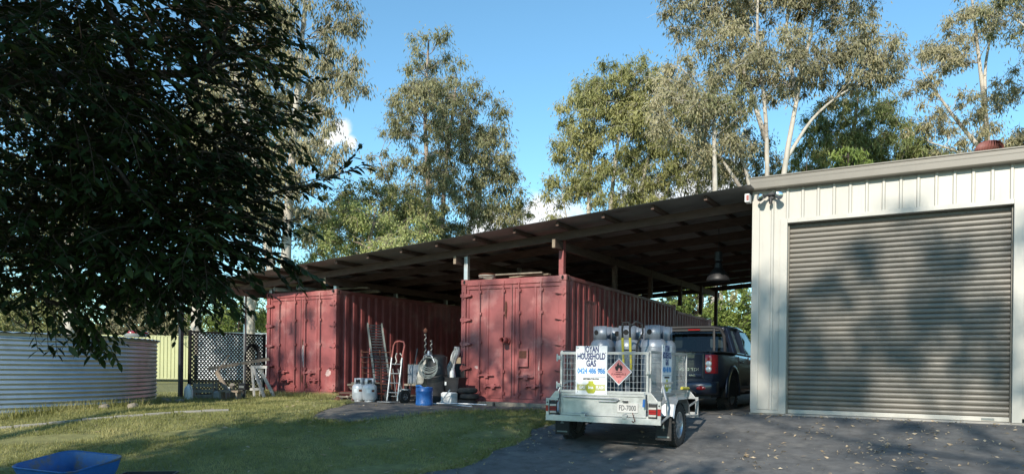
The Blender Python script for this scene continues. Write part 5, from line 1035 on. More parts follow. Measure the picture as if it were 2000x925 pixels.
t = thing('garden_light', 'small dark garden light on a stake before the lattice', 'garden light', (-13.75, 11.35, gz(-13.75, 11.35))); s = MB(); s.bx(-0.11, 0.11, -0.06, 0.06, 0.20, 0.36); s.build('head', 'dark', t, bevel=0.01); s = MB(); s.bx(-0.08, 0.08, -0.068, -0.061, 0.25, 0.30); s.build('panel', 'grey_box', t); s = MB(); s.tube([(0, 0, 0), (0, 0, 0.2)], 0.03, 8); s.build('stake', 'dark', t)
t = thing('garden_stool', 'low weathered timber stool before the lattice', 'stool', (-13.45, 10.75, gz(-13.45, 10.75)), rad(20)); t.scale = (0.8, 0.8, 0.85); s = MB(); s.bx(-0.30, 0.30, -0.13, 0.13, 0.20, 0.245); s.build('seat', 'beam_pale', t)
for x in (-0.24, 0.24): s = MB(); s.bx(x-0.025, x+0.025, -0.11, 0.11, 0, 0.20); s.build('leg', 'timber_grey', t)
t = thing('stone_block', 'rough stone block beside the wooden crate', 'block', (-14.0, 10.95, gz(-14.0, 10.95))); s = MB(); s.box((0, 0, 0.09), (0.30, 0.22, 0.18), rotz(0.5)); s.build('block', 'concrete', t, bevel=0.03); s = MB(); s.tube([(0.25, 0.1, 0.07), (0.38, -0.02, 0.34)], 0.055, 9); tag(s.build('short_log', 'timber_grey', None, loc=(-14.0, 10.95, gz(-14.0, 10.95))), 'short grey log leaning beside the rough stone block', 'log')
sh = thing('saw_horse', 'pale timber saw horse beside the left container', 'saw horse', (-14.45, 12.25, gz(-14.45, 12.2)), rad(14))
s = MB(); s.beam((-0.75, -0.75, 0.66), (0.20, 0.28, 0.92), 0.06, 0.07); po_ = s.build('long_pole', 'beam_pale', None); po_.location = sh.location; po_.rotation_euler = sh.rotation_euler; tag(po_, 'long pale pole resting across the saw horse', 'pole'); s = MB(); s.beam((-0.10, 0.0, 0.72), (0.36, 0.0, 0.72), 0.05, 0.07); s.build('top_rail', 'oldwhite', sh)
for (x0, x1, y) in ((-0.06, 0.14, -0.2), (-0.02, 0.42, -0.2), (0.10, 0.46, 0.15), (0.20, 0.02, 0.2)): s = MB(); s.beam((x1, y, 0.0), (x0, y*0.2, 0.72), 0.035, 0.075); s.build('leg', 'oldwhite', sh)
s = MB(); s.beam((0.0, -0.16, 0.18), (0.38, -0.16, 0.20), 0.03, 0.06); s.build('stretcher', 'oldwhite', sh)
for i, (x, y, r, h, m, lb) in enumerate(((-14.55, 12.0, 0.07, 0.20, 'grey_box', 'small grey tin next to the saw horse'), (-14.72, 11.75, 0.09, 0.22, 'whiteplastic', 'white plastic pot under the saw horse'))):
    t = thing('small_pot', lb, 'pot', (x, y, gz(x, y))); s = MB(); s.lathe([(0, 0), (r*.85, 0), (r, h), (r*1.08, h), (r*1.08, h+0.02), (r*.9, h+0.02), (r*.75, 0.02)], 16); s.build('shell', m, t, smooth=True); s = MB(); s.lathe([(0, h*0.8), (r*.92, h*0.8)], 12); s.build('fill', 'dirt', t)
# clothes line wire between the post and the lattice
s = MB(); s.tube([(-15.35, 10.87, 0.55), (-15.5, 11.1, 0.42), (-15.62, 11.32, 0.35)], 0.006, 5); tag(s.build('slack_wire', 'post', None), 'slack wire from the dark carport post to the lattice', 'wire')

# ================================================================ blue wheelbarrow tray in the near lawn
wx, wy = -6.55, 3.62; wz = float(G(wx, wy)); wbw = thing('wheelbarrow', 'blue plastic wheelbarrow with a dirty tray at the bottom left', 'wheelbarrow', (wx, wy, wz), YAW+rad(-16)+math.pi)
wbw.scale = (0.72, 0.92, 0.94); wbw.rotation_euler[0] = rad(-7)
def rrect(a, b, r, z, n=5, dx=0.0, tilt=0.0):
    pts = []
    for (cx, cy, a0) in ((a-r, b-r, 0), (-a+r, b-r, 90), (-a+r, -b+r, 180), (a-r, -b+r, 270)):
        for k in range(n+1):
            t = rad(a0+90*k/n); pts.append((cx+r*math.cos(t)+dx, cy+r*math.sin(t), z+tilt*(cx+r*math.cos(t))))
    pts.append(pts[0]); return pts
top = 0.66; s = MB()
lv = [(0.455, 0.33, 0.14, top-0.012, 0), (0.465, 0.34, 0.14, top+0.004, 0), (0.455, 0.335, 0.14, top+0.012, 0), (0.435, 0.315, 0.13, top+0.004, 0), (0.40, 0.285, 0.12, top-0.10, 0), (0.33, 0.22, 0.11, top-0.235, 0), (0.26, 0.17, 0.10, top-0.26, 0)]
s.grid([rrect(a, b, r, z, 5, dx, 0.03) for a, b, r, z, dx in lv]); q = rrect(0.26, 0.17, 0.10, top-0.26, 5, 0, 0.03)[:-1]; s.add(q, [tuple(range(len(q)))]); tr_ = s.build('tray', 'barrow', wbw, smooth=True)
s = MB(); s.grid([rrect(a, b, r, z, 5, dx, 0.03) for a, b, r, z, dx in [(0.458, 0.333, 0.14, top-0.012, 0), (0.425, 0.30, 0.13, top-0.11, 0), (0.345, 0.235, 0.11, top-0.25, 0), (0.27, 0.18, 0.10, top-0.275, 0)]]); q = rrect(0.27, 0.18, 0.10, top-0.275, 5, 0, 0.03)[:-1]; s.add(q, [tuple(range(len(q)))]); s.build('tray_outside', 'barrow_out', tr_, smooth=True)
s = MB(); rr = random.Random(2); P = []
for j in range(9):
    P.append([(x*0.30*math.cos(0)*1.0, (j/8-0.5)*0.44, top-0.20+0.03*math.sin(x*5+j)+0.05*math.exp(-(x+0.1)**2*5)) for x in np.linspace(-1.05, 0.95, 14)])
s.grid(P); s.build('old_mortar', 'concrete', tr_, smooth='all')
Rw = Matrix.Rotation(rad(-24), 4, 'X')
def sticker(x0, x1, z0, z1, m, seed):
    rr = random.Random(seed); s = MB(); n = 10; vs = []
    def yat(z): return 0.333-(top-0.012-z)*0.34+0.004
    for k in range(n): x = x0+(x1-x0)*k/(n-1); vs.append((x, yat(z1+rr.uniform(-.01, .01)), z1+rr.uniform(-.008, .008)+0.03*x))
    for k in range(n-1, -1, -1): x = x0+(x1-x0)*k/(n-1); vs.append((x, yat(z0)-0.0, z0+0.03*x))
    s.add(vs, [tuple(range(2*n))]); s.build('worn_sticker', m, tr_)
sticker(-0.29, -0.18, top-0.16, top-0.05, 'bottle_al', 5); sticker(0.27, 0.31, top-0.15, top-0.05, 'bottle_al', 7); sticker(0.225, 0.255, top-0.15, top-0.065, 'bottle_al', 8)
for y in (-0.16, 0.16):
    s = MB(); s.tube([(0.95, y*1.6, 0.46), (0.40, y*1.1, 0.36), (-0.25, y*0.6, 0.30), (-0.62, y*0.35, 0.20)], 0.018, 8); s.build('handle_tube', 'post', wbw, smooth=True); s = MB(); s.tube([(0.32, y, 0.36), (0.30, y, 0.02), (0.10, y, 0.30)], 0.015, 7); s.build('leg', 'post', wbw, smooth=True)
s = MB(); rot = Matrix.Rotation(rad(90), 3, 'X'); s.lathe([(0.09, -0.03), (0.15, -0.045), (0.19, -0.03), (0.195, 0), (0.19, 0.03), (0.15, 0.045), (0.09, 0.03)], 26, (-0.62, 0, 0.20), rot); wl_ = s.build('wheel', 'rubber', wbw, smooth=True); s = MB(); s.lathe([(0.095, -0.02), (0.0, -0.03)], 20, (-0.62, 0, 0.2), rot); s.lathe([(0.095, 0.02), (0.0, 0.03)], 20, (-0.62, 0, 0.2), rot); s.build('rim', 'silver', wl_, smooth=True)
bx_ = thing('black_tray', 'low dark plastic tray on the grass right of the wheelbarrow', 'tray', (-7.55, 4.95, float(G(-7.55, 4.95))), rad(40)); s = MB(); s.grid([rrect(0.24, 0.16, 0.03, 0.0, 3), rrect(0.27, 0.19, 0.03, 0.13, 3), rrect(0.285, 0.205, 0.03, 0.13, 3), rrect(0.285, 0.205, 0.03, 0.115, 3)]); q = rrect(0.24, 0.16, 0.03, 0.004, 3)[:-1]; s.add(q, [tuple(range(len(q)))]); s.build('shell', 'dark', bx_, solid=0.004); s = MB(); s.box((0, 0, 0.03), (0.4, 0.26, 0.04)); s.build('soil', 'dirt', bx_)

# ================================================================ trees
class Skel:
    """collects tapered limbs and clump centres of one tree"""
    def __init__(s): s.mb = MB(); s.nodes = []; s.arr = np.zeros((60000, 4)); s.na = 0
    def limb(s, pts, r0, r1, n=7):
        P = [Vector(p) for p in pts]; Q = []
        for i in range(len(P)-1):
            p0 = P[max(i-1, 0)]; p1 = P[i]; p2 = P[i+1]; p3 = P[min(i+2, len(P)-1)]
            m = 4
            for k in range(m):
                t = k/m; Q.append(0.5*((2*p1)+(p2-p0)*t+(2*p0-5*p1+4*p2-p3)*t*t+(3*p1-p0-3*p2+p3)*t**3))
        Q.append(P[-1]); L_ = len(Q)
        rs = [r0+(r1-r0)*(i/(L_-1))**0.8 for i in range(L_)]
        s.mb.tube(Q, rs, n); s.nodes += [(q, r) for q, r in zip(Q, rs)]
        for q, r in zip(Q, rs): s.arr[s.na] = (q.x, q.y, q.z, r); s.na += 1
        return Q
    def reach(s, c, rng, thick=0.028, sag=0.0, n=5):
        """grow a branch from the best node already there up to a clump centre"""
        c = Vector(c); A = s.arr[:s.na]; dd = np.array(c)[None]-A[:, :3]; hh = np.hypot(dd[:, 0], dd[:, 1])
        cost = np.linalg.norm(dd, axis=1)+1.6*np.maximum(0, 0.35*hh-dd[:, 2])+0.9*(A[:, 3] < 0.02); best = s.nodes[int(np.argmin(cost))]
        q, r = best; d = c-q; L_ = d.length
        if L_ < 0.15: return
        j = lambda k: Vector((rng.uniform(-1, 1), rng.uniform(-1, 1), rng.uniform(-.6, .8)))*L_*k
        a = q+d*0.33+Vector((0, 0, -0.02*L_))+j(0.09); b = q+d*0.68+j(0.10)+Vector((0, 0, 0.05*L_))
        r0 = min(r*0.65, thick*(0.6+0.30*L_)); s.limb([q, a, b, c], max(r0, 0.018), 0.010, n)
def leaves(centres, radii, per, length, width, rng, droop=0.75, hollow=0.25, flat=0.75):
    """numpy leaf quads hanging in clumps"""
    C = np.repeat(np.asarray(centres, float), per, 0); Rr = np.repeat(np.asarray(radii, float), per); n = len(C)
    v = rng.normal(size=(n, 3)); v /= np.linalg.norm(v, axis=1)[:, None]; u = np.minimum(np.abs(rng.normal(0, 0.62, n)), rng.uniform(0.9, 1.35, n))
    P = C+v*(u*Rr)[:, None]*np.array([1, 1, flat*1.25])-np.array([0, 0, 0.25])*Rr[:, None]
    d = rng.normal(size=(n, 3))*(1-droop)*1.2+v*0.35; d[:, 2] -= droop; d /= np.linalg.norm(d, axis=1)[:, None]
    w = np.cross(d, rng.normal(size=(n, 3))); w /= np.linalg.norm(w, axis=1)[:, None]
    l = (length*rng.uniform(0.65, 1.3, n))[:, None]; ww = (width*rng.uniform(0.7, 1.3, n))[:, None]
    A = P-d*l*0.5; B = P+w*ww*0.5-d*l*0.05; Cc = P+d*l*0.5; D = P-w*ww*0.5-d*l*0.05
    return np.stack([A, B, Cc, D], 1).reshape(-1, 3)
def sample_crown(ells, n, rng, shell=0.35):
    vol = np.array([e[3]*e[4]*e[5] for e in ells])**0.75; out = []
    for k in rng.choice(len(ells), n, p=vol/vol.sum()):
        x, y, z, a, b, c = ells[k]; a *= 1.12; b *= 1.12; v = rng.normal(size=3); v /= np.linalg.norm(v); u = rng.uniform(shell**3, 1)**(1/3); out.append((x+v[0]*a*u, y+v[1]*b*u, z+v[2]*c*u))
    return out
def gum(name, label, base, stems, ells, nclump, per, crad, leaf, lmat, bark, seed, length=0.24, width=0.062, droop=0.75, group='gum trees behind the carport', thick=0.03, flat=0.75, cat='tree'):
    rng = random.Random(seed); nr = np.random.default_rng(seed); t = thing(name, label, cat, base, 0, group); B = Vector(base); sk = Skel()
    for pts, r0, r1 in stems: sk.limb([Vector(p)-B for p in pts], r0, r1, 9)
    nclump = int(nclump*2.5); crad *= 0.78; per = int(per*0.56); length *= 0.88; width *= 0.88
    cs = [Vector(c)-B for c in sample_crown(ells, nclump, nr)]; NA = sk.arr[:sk.na, :3].copy(); cs.sort(key=lambda c: float(np.min(((NA-np.array(c))**2).sum(1))))
    for c in cs: sk.reach(c, rng, thick)
    for c in cs:                                        # fine twigs inside each clump
        for k in range(4):
            d = Vector((rng.gauss(0, 1), rng.gauss(0, 1), rng.gauss(0.1, 0.7))).normalized()*crad*rng.uniform(0.6, 1.3)
            sk.mb.tube([c, c+d*0.55+Vector((0, 0, 0.05)), c+d+Vector((0, 0, -0.08))], 0.012, 3, False, 0.005)
    sk.mb.build('trunk', bark, t, smooth='all')
    V = leaves([tuple(c) for c in cs], nr.uniform(crad*0.6, crad*1.25, len(cs)), per, length, width, nr, droop, 0.2, flat)
    o = npmesh('crown', V, np.arange(len(V)).reshape(-1, 4), lmat, t); tag(o, kind='stuff')
    return t
GB = -0.8
# middle gum with many upright stems
gum('gum_tree', 'tall narrow many stemmed gum standing alone in the middle', (-25.2, 33.9, GB),
    [([(-25.5, 33.8, GB), (-25.4, 33.9, 5), (-25.45, 33.8, 10), (-25.7, 33.7, 14), (-25.6, 33.8, 18.8)], 0.30, 0.05), ([(-24.8, 34.1, GB), (-24.75, 34.1, 6), (-24.6, 34.2, 11), (-24.0, 34.4, 16.5)], 0.28, 0.05),
     ([(-23.6, 34.6, GB), (-23.5, 34.7, 6), (-23.0, 35.0, 9.5), (-22.2, 35.4, 12)], 0.18, 0.04), ([(-26.0, 33.5, GB), (-26.3, 33.3, 5), (-26.9, 33.0, 8.5), (-27.9, 32.3, 12)], 0.15, 0.03)],
    [(-25.3, 33.8, 17.3, 1.6, 1.5, 2.3), (-24.6, 34.1, 14.6, 2.6, 2.0, 2.2), (-25.9, 33.6, 14.5, 2.0, 1.6, 1.9), (-23.4, 34.8, 11.8, 2.6, 1.9, 2.2), (-24.6, 34.1, 9.0, 2.8, 2.2, 2.3), (-28.0, 32.3, 11.8, 1.2, 1.1, 1.1), (-27.0, 32.9, 9.0, 1.3, 1.2, 1.4), (-26.8, 33.1, 14.0, 1.4, 1.2, 1.5), (-22.0, 35.5, 9.8, 1.9, 1.6, 1.6), (-26.0, 33.6, 7.8, 1.6, 1.5, 1.6), (-22.9, 35.0, 6.5, 2.0, 1.7, 2.0), (-24.2, 34.3, 12.2, 3.0, 2.2, 2.2), (-22.6, 35.2, 14.2, 1.3, 1.2, 1.5), (-25.0, 34.0, 6.3, 2.4, 2.0, 1.6)],
    200, 250, 0.80, None, 'leaf_gum', 'gum_brown', 31, length=0.27)
gum('gum_tree', 'small dark stemmed gum at the right foot of the middle gum', (-22.6, 37.0, GB),
    [([(-22.6, 37.0, GB), (-22.6, 37.0, 4), (-22.4, 37.1, 8), (-22.0, 37.3, 10.5)], 0.20, 0.03)], [(-22.4, 37.1, 9.0, 1.7, 1.5, 1.6), (-21.6, 37.6, 7.8, 1.6, 1.4, 1.5), (-23.2, 36.8, 7.0, 1.5, 1.3, 1.4)], 32, 170, 0.75, None, 'leaf_gum3', 'bark_dark', 32)
# left gum behind the dark tree
gum('gum_tree', 'pale drooping gum rising behind the dark foreground tree', (-23.3, 21.0, GB),
    [([(-23.2, 21.1, GB), (-23.2, 21.2, 5), (-22.9, 21.3, 10), (-22.6, 21.6, 16.0)], 0.30, 0.06), ([(-23.4, 21.0, GB+2), (-24.2, 20.7, 7), (-25.2, 20.2, 12), (-25.6, 19.9, 15)], 0.22, 0.05)],
    [(-22.4, 21.7, 15.0, 2.0, 1.7, 2.4), (-22.1, 21.9, 11.8, 1.9, 1.5, 1.8), (-22.6, 21.5, 9.0, 1.7, 1.5, 1.6), (-24.6, 20.5, 13.5, 2.0, 1.7, 2.0), (-25.5, 20.0, 10, 2.0, 1.8, 2.2), (-23.6, 21.0, 6.5, 1.8, 1.7, 1.6), (-22.3, 21.8, 17.8, 1.8, 1.6, 1.4)],
    110, 300, 0.70, None, 'leaf_gum2', 'gum', 33, length=0.24, droop=0.85)
gum('gum_tree', 'gum far left whose crown shows through the dark foliage', (-30.5, 16.5, GB), [([(-30.5, 16.5, GB), (-30.4, 16.6, 6), (-30.0, 16.8, 12)], 0.3, 0.05)], [(-30.2, 16.6, 11, 3.0, 2.6, 3.0), (-30.8, 16.2, 6.5, 2.8, 2.5, 2.2)], 60, 200, 0.95, None, 'leaf_gum', 'gum', 34, length=0.28)
# bright bushy tree behind the carport
gum('wattle_tree', 'bright yellow green bushy tree just behind the carport roof', (-21.6, 24.6, GB), [([(-21.6, 24.6, GB), (-21.5, 24.6, 2), (-21.7, 24.5, 4.5), (-21.5, 24.7, 7)], 0.22, 0.05)],
    [(-21.0, 25.0, 5.2, 2.3, 1.8, 1.4), (-22.6, 24.0, 5.6, 2.1, 1.8, 1.7), (-19.2, 25.8, 4.6, 1.8, 1.5, 1.0), (-22.2, 24.2, 3.0, 3.2, 2.2, 1.6), (-24.0, 23.2, 3.6, 1.6, 1.5, 1.6)], 130, 270, 0.55, None, 'leaf_bright', 'gum_brown', 35, length=0.17, width=0.055, droop=0.55, group='bushy trees behind the carport')
gum('wattle_tree', 'duller olive bushy tree above and behind the bright one', (-23.8, 27.6, GB), [([(-23.8, 27.6, GB), (-23.8, 27.6, 4), (-23.6, 27.7, 8)], 0.2, 0.05)], [(-24.2, 27.2, 7.7, 2.3, 1.9, 1.3), (-22.6, 28.2, 7.2, 1.6, 1.5, 1.2), (-25.6, 26.6, 6.4, 1.8, 1.6, 1.6)], 75, 220, 0.6, None, 'leaf_gum3', 'gum_brown', 36, length=0.2, droop=0.6, group='bushy trees behind the carport')
# right centre gum
gum('gum_tree', 'wide olive gum with several thin pale stems right of the white cloud', (-18.2, 41.4, GB),
    [([(-18.9, 41.0, GB), (-18.8, 41.1, 6), (-18.7, 41.2, 12), (-18.4, 41.3, 17)], 0.24, 0.05), ([(-17.7, 41.6, GB), (-17.7, 41.7, 7), (-17.3, 41.9, 13), (-16.6, 42.2, 18)], 0.24, 0.05), ([(-16.4, 42.2, GB), (-16.4, 42.3, 7), (-15.7, 42.6, 12), (-14.7, 43.0, 16)], 0.22, 0.05), ([(-19.4, 40.8, GB), (-19.5, 40.7, 6), (-20.2, 40.3, 11)], 0.13, 0.03)],
    [(-16.8, 42.2, 17.2, 2.6, 2.0, 1.8), (-18.6, 41.2, 15.8, 2.0, 1.8, 1.9), (-15.0, 43.0, 16.0, 2.4, 2.0, 1.9), (-17.0, 42.0, 14.0, 3.0, 2.2, 1.8), (-19.6, 40.7, 13.6, 1.3, 1.2, 1.3), (-14.8, 43.0, 12.6, 2.4, 2.0, 1.7), (-17.6, 41.7, 11.3, 2.4, 2.0, 1.5), (-20.2, 40.3, 11.0, 1.0, 1.0, 1.2), (-16.0, 42.4, 9.8, 2.0, 1.8, 1.2), (-20.0, 40.4, 8.6, 1.0, 1.0, 1.2)],
    190, 260, 0.85, None, 'leaf_gum3', 'gum', 37, length=0.30, width=0.07)
# great white gum
gum('gum_tree', 'great white trunked gum with forking limbs above the carport and garage corner', (-7.0, 36.4, GB),
    [([(-7.25, 36.3, GB), (-7.2, 36.3, 7), (-7.3, 36.2, 12), (-7.7, 36.0, 16), (-7.6, 36.1, 20)], 0.17, 0.04), ([(-6.6, 36.6, GB), (-6.6, 36.6, 8), (-6.1, 36.9, 12.5), (-5.5, 37.2, 16), (-4.9, 37.6, 20)], 0.19, 0.04),
     ([(-7.7, 36.0, GB), (-7.8, 36.0, 7.5), (-8.6, 35.5, 11), (-9.8, 34.9, 13.2), (-11.0, 34.2, 14.6)], 0.14, 0.03), ([(-6.4, 36.8, 10.2), (-5.4, 37.3, 12), (-4.2, 37.9, 13.2), (-2.9, 38.6, 14.0)], 0.10, 0.03),
     ([(-7.3, 36.3, 11.0), (-8.3, 35.7, 14.5), (-9.4, 35.1, 17.5)], 0.14, 0.04), ([(-7.9, 35.9, 8.0), (-9.2, 35.2, 10.2), (-10.2, 34.7, 11.4)], 0.12, 0.03), ([(-6.0, 37.0, 13.0), (-6.5, 36.7, 16), (-6.2, 36.9, 19.5)], 0.12, 0.04)],
    [(-7.6, 36.0, 18.8, 3.0, 2.4, 2.4), (-10.0, 34.7, 17.6, 2.2, 1.9, 1.9), (-4.7, 37.6, 18.2, 2.2, 2.0, 2.2), (-9.6, 34.9, 14.4, 2.4, 2.0, 1.7), (-7.2, 36.2, 14.8, 2.2, 2.0, 1.8), (-4.2, 37.9, 14.6, 2.2, 2.0, 1.7), (-2.9, 38.7, 15.2, 1.5, 1.5, 1.4), (-10.6, 34.4, 12.2, 1.8, 1.6, 1.4), (-8.8, 35.4, 10.5, 1.5, 1.5, 1.0), (-6.4, 36.8, 21.5, 3.0, 2.6, 1.8)],
    235, 260, 0.85, None, 'leaf_gum2', 'gum', 38, length=0.26, width=0.062)
gum('gum_tree', 'darker olive gum filling the gap between the two big gums', (-12.6, 44.5, GB), [([(-12.8, 44.4, GB), (-12.7, 44.4, 6), (-12.9, 44.3, 11), (-12.4, 44.6, 15)], 0.22, 0.05), ([(-11.6, 45.0, GB), (-11.5, 45.1, 7), (-10.6, 45.5, 12)], 0.2, 0.05)],
    [(-12.6, 44.4, 14.6, 2.4, 2.0, 1.8), (-10.4, 45.6, 12.6, 2.2, 2.0, 1.8), (-13.4, 44.0, 11.4, 2.2, 1.8, 1.7), (-11.4, 45.0, 9.6, 2.4, 2.0, 1.6), (-9.0, 46.2, 9.8, 1.8, 1.6, 1.3)], 85, 220, 0.85, None, 'leaf_gum', 'gum', 43, length=0.28)
# dense casuarina
gum('sheoak_tree', 'dense dark green feathery tree behind the garage roof', (-5.0, 45.8, GB), [([(-5.0, 45.8, GB), (-5.0, 45.8, 6), (-4.6, 46.0, 12), (-4.2, 46.2, 16)], 0.35, 0.06), ([(-4.9, 45.8, 4), (-3.0, 46.7, 9), (-1.8, 47.3, 12.5)], 0.2, 0.04)],
    [(-4.6, 46.0, 14.2, 2.4, 2.0, 2.0), (-5.6, 45.4, 11.8, 2.6, 2.2, 2.0), (-3.0, 46.9, 12.6, 2.4, 2.2, 1.9), (-1.6, 47.4, 11.4, 1.9, 1.7, 1.6), (-4.2, 46.2, 9.8, 3.2, 2.5, 1.7)], 170, 300, 0.75, None, 'leaf_oak', 'gum_brown', 39, length=0.34, width=0.05, droop=0.7, group=None)
# sparse gums on the right
gum('gum_tree', 'sparse open gum behind the roof vent on the right', (2.3, 47.6, GB),
    [([(2.2, 47.6, GB), (2.2, 47.6, 8), (2.1, 47.6, 13), (1.7, 47.4, 17), (1.2, 47.1, 21.5)], 0.26, 0.05), ([(2.0, 47.5, 12), (0.4, 46.6, 14.2), (-1.0, 45.8, 16.5)], 0.15, 0.03), ([(2.0, 47.5, 14.5), (2.0, 47.6, 17), (2.5, 47.8, 20)], 0.13, 0.03), ([(2.1, 47.5, 11), (0.9, 46.9, 12), (-0.6, 46.0, 12.6)], 0.13, 0.03)],
    [(-0.9, 45.8, 16.6, 1.6, 1.4, 1.5), (0.7, 46.8, 18.2, 1.7, 1.5, 1.5), (2.2, 47.6, 20.5, 1.9, 1.6, 1.6), (0.2, 46.5, 14.4, 1.8, 1.5, 1.1), (2.4, 47.7, 15.6, 1.3, 1.3, 1.1), (-0.4, 46.2, 12.6, 1.8, 1.6, 1.0), (3.2, 48.2, 12.8, 1.0, 1.0, 0.9), (1.4, 47.2, 13.2, 1.1, 1.0, 0.9)], 62, 230, 0.80, None, 'leaf_gum2', 'gum', 40, length=0.27)
gum('gum_tree', 'gum at the right edge reaching a limb into the picture top', (6.6, 44.0, GB), [([(6.6, 44.0, GB), (6.5, 44.0, 9), (5.6, 43.7, 15.5), (4.2, 43.2, 19)], 0.3, 0.08), ([(5.8, 43.8, 14.5), (4.4, 43.3, 15.8), (2.8, 42.6, 17.3)], 0.14, 0.03)],
    [(3.0, 42.7, 17.8, 1.6, 1.5, 1.3), (4.6, 43.3, 19.2, 2.2, 1.8, 1.5), (4.4, 43.3, 16.0, 1.1, 1.0, 0.9), (7.0, 44.2, 17.5, 2.6, 2.2, 2.2), (6.5, 44.0, 12.5, 1.7, 1.5, 1.5)], 70, 230, 0.85, None, 'leaf_gum', 'gum', 41, length=0.27)
gum('gum_tree', 'slender gum low behind the roof vent at the right edge', (4.6, 50.0, GB), [([(4.6, 50, GB), (4.6, 50, 8), (4.8, 50.1, 13)], 0.2, 0.04)], [(4.6, 50, 12.6, 1.6, 1.4, 1.3), (2.9, 49.2, 11.8, 1.6, 1.4, 1.1), (0.8, 48.3, 11.6, 1.5, 1.4, 1.0)], 36, 210, 0.8, None, 'leaf_gum2', 'gum', 42, length=0.27)
# trunks by the far fence on the left
for i, (x, y, r, lb, sd_) in enumerate(((-35.2, 25.8, 0.36, 'pale thick gum trunk left of two beyond the lattice screen', 51), (-29.4, 24.6, 0.26, 'pale gum trunk right of two beyond the lattice screen', 52))):
    gum('gum_tree', lb, (x, y, GB), [([(x, y, GB), (x+0.05, y, 4), (x-0.2, y, 8), (x+0.3, y, 13)], r, 0.08), ([(x, y, 2.0), (x+0.6, y+0.2, 4.6), (x+1.6, y+.5, 8)], r*0.5, 0.05)], [(x, y, 12, 3.0, 2.6, 2.6), (x+1.0, y, 8.5, 2.4, 2.2, 1.6)], 55, 170, 0.95, None, 'leaf_gum', 'gum', sd_, length=0.3)
# bushes and trees seen under the carport's left end and beyond the fences
for i, (x, y, h, w, m, lb) in enumerate(((-40.5, 26.0, 4.2, 2.6, 'leaf_gum2', 'grey twiggy bush left of the pale trunk beyond the fence'), (-37.5, 30.5, 6.0, 3.2, 'leaf_hedge', 'yellow green bush between the two pale trunks'), (-31.0, 31.5, 6.0, 3.0, 'leaf_hedge', 'yellow green bush right of the second pale trunk'), (-45.0, 22.0, 6.5, 3.6, 'leaf_gum3', 'olive bush above the yellow green fence'), (-26.0, 35.0, 5.0, 3.0, 'leaf_gum3', 'olive bush behind the left end of the carport'))):
    gum('shrub', lb, (x, y, GB), [([(x, y, GB), (x, y, h*0.3), (x+0.2, y, h*0.7)], 0.12, 0.03)], [(x, y, h*0.55, w, w*0.8, h*0.45), (x+w*0.4, y+0.3, h*0.35, w*0.8, w*0.7, h*0.3), (x-w*0.5, y, h*0.3, w*0.7, w*0.6, h*0.28)], 70, 200, 0.65, None, m, 'bark_dark', 60+i, length=0.24, width=0.08, droop=0.45, group='bushes beyond the fences', cat='shrub')
# hedge at the far end of the carport
for i, (x, y, h, w, lb) in enumerate(((-8.6, 30.2, 4.2, 1.9, 'bright green hedge bush left of two at the open back of the carport'), (-6.0, 31.0, 4.6, 2.0, 'bright green hedge bush right of two beside the garage wall'), (-13.0, 31.0, 3.8, 2.3, 'bright green bush behind the far red container'))):
    gum('hedge_bush', lb, (x, y, GB), [([(x, y, GB), (x, y, h*0.3), (x+0.1, y, h*0.75)], 0.08, 0.03)], [(x, y, h*0.45, w, 1.1, h*0.50), (x+0.8, y+0.2, h*0.25, w*0.8, 1.0, h*0.4)], 90, 260, 0.42, None, 'leaf_hedge', 'bark_dark', 70+i, length=0.15, width=0.075, droop=0.35, group='hedge bushes behind the carport', cat='hedge')
gum('gum_tree', 'pale straight gum trunk seen through the back of the carport', (-9.2, 34.4, GB), [([(-9.2, 34.4, GB), (-9.15, 34.4, 6), (-9.3, 34.4, 12)], 0.22, 0.08)], [(-9.2, 34.4, 12.3, 1.6, 1.5, 1.2)], 18, 160, 0.8, None, 'leaf_gum', 'gum', 78)
gum('garden_shrub', 'small lit bright shrub sprouting above the garage roof corner', (-3.6, 33.5, GB), [([(-3.6, 33.5, GB), (-3.6, 33.5, 5), (-3.4, 33.6, 9.0)], 0.08, 0.02), ([(-5.0, 32.7, GB), (-5.0, 32.7, 5), (-4.9, 32.7, 9.2)], 0.05, 0.015)], [(-3.4, 33.6, 9.0, 0.55, 0.5, 0.55), (-2.9, 33.8, 8.5, 0.5, 0.5, 0.4)], 16, 90, 0.35, None, 'leaf_hedge', 'bark_dark', 79, length=0.3, width=0.07, group=None, cat='shrub')
# wood on the horizon reads as one mass
nr = np.random.default_rng(90); cs = []; rs = []
for k in range(620):
    a = nr.uniform(-1.25, 0.75); d = nr.uniform(62, 110); x, y = -math.sin(YAW+a*0.9)*d, math.cos(YAW+a*0.9)*d; h = nr.uniform(4, 9)
    if math.sin(a*7) > 0.6: h *= 0.7
    cs.append((x, y, GB+h*nr.uniform(0.1, 1.0))); rs.append(nr.uniform(1.4, 2.6))
V = leaves(cs, rs, 95, 0.85, 0.28, nr, 0.5, 0.2, 0.9); tag(npmesh('distant_wood', V, np.arange(len(V)).reshape(-1, 4), 'leaf_gum'), 'far line of olive bush along the horizon', 'wood', kind='stuff')

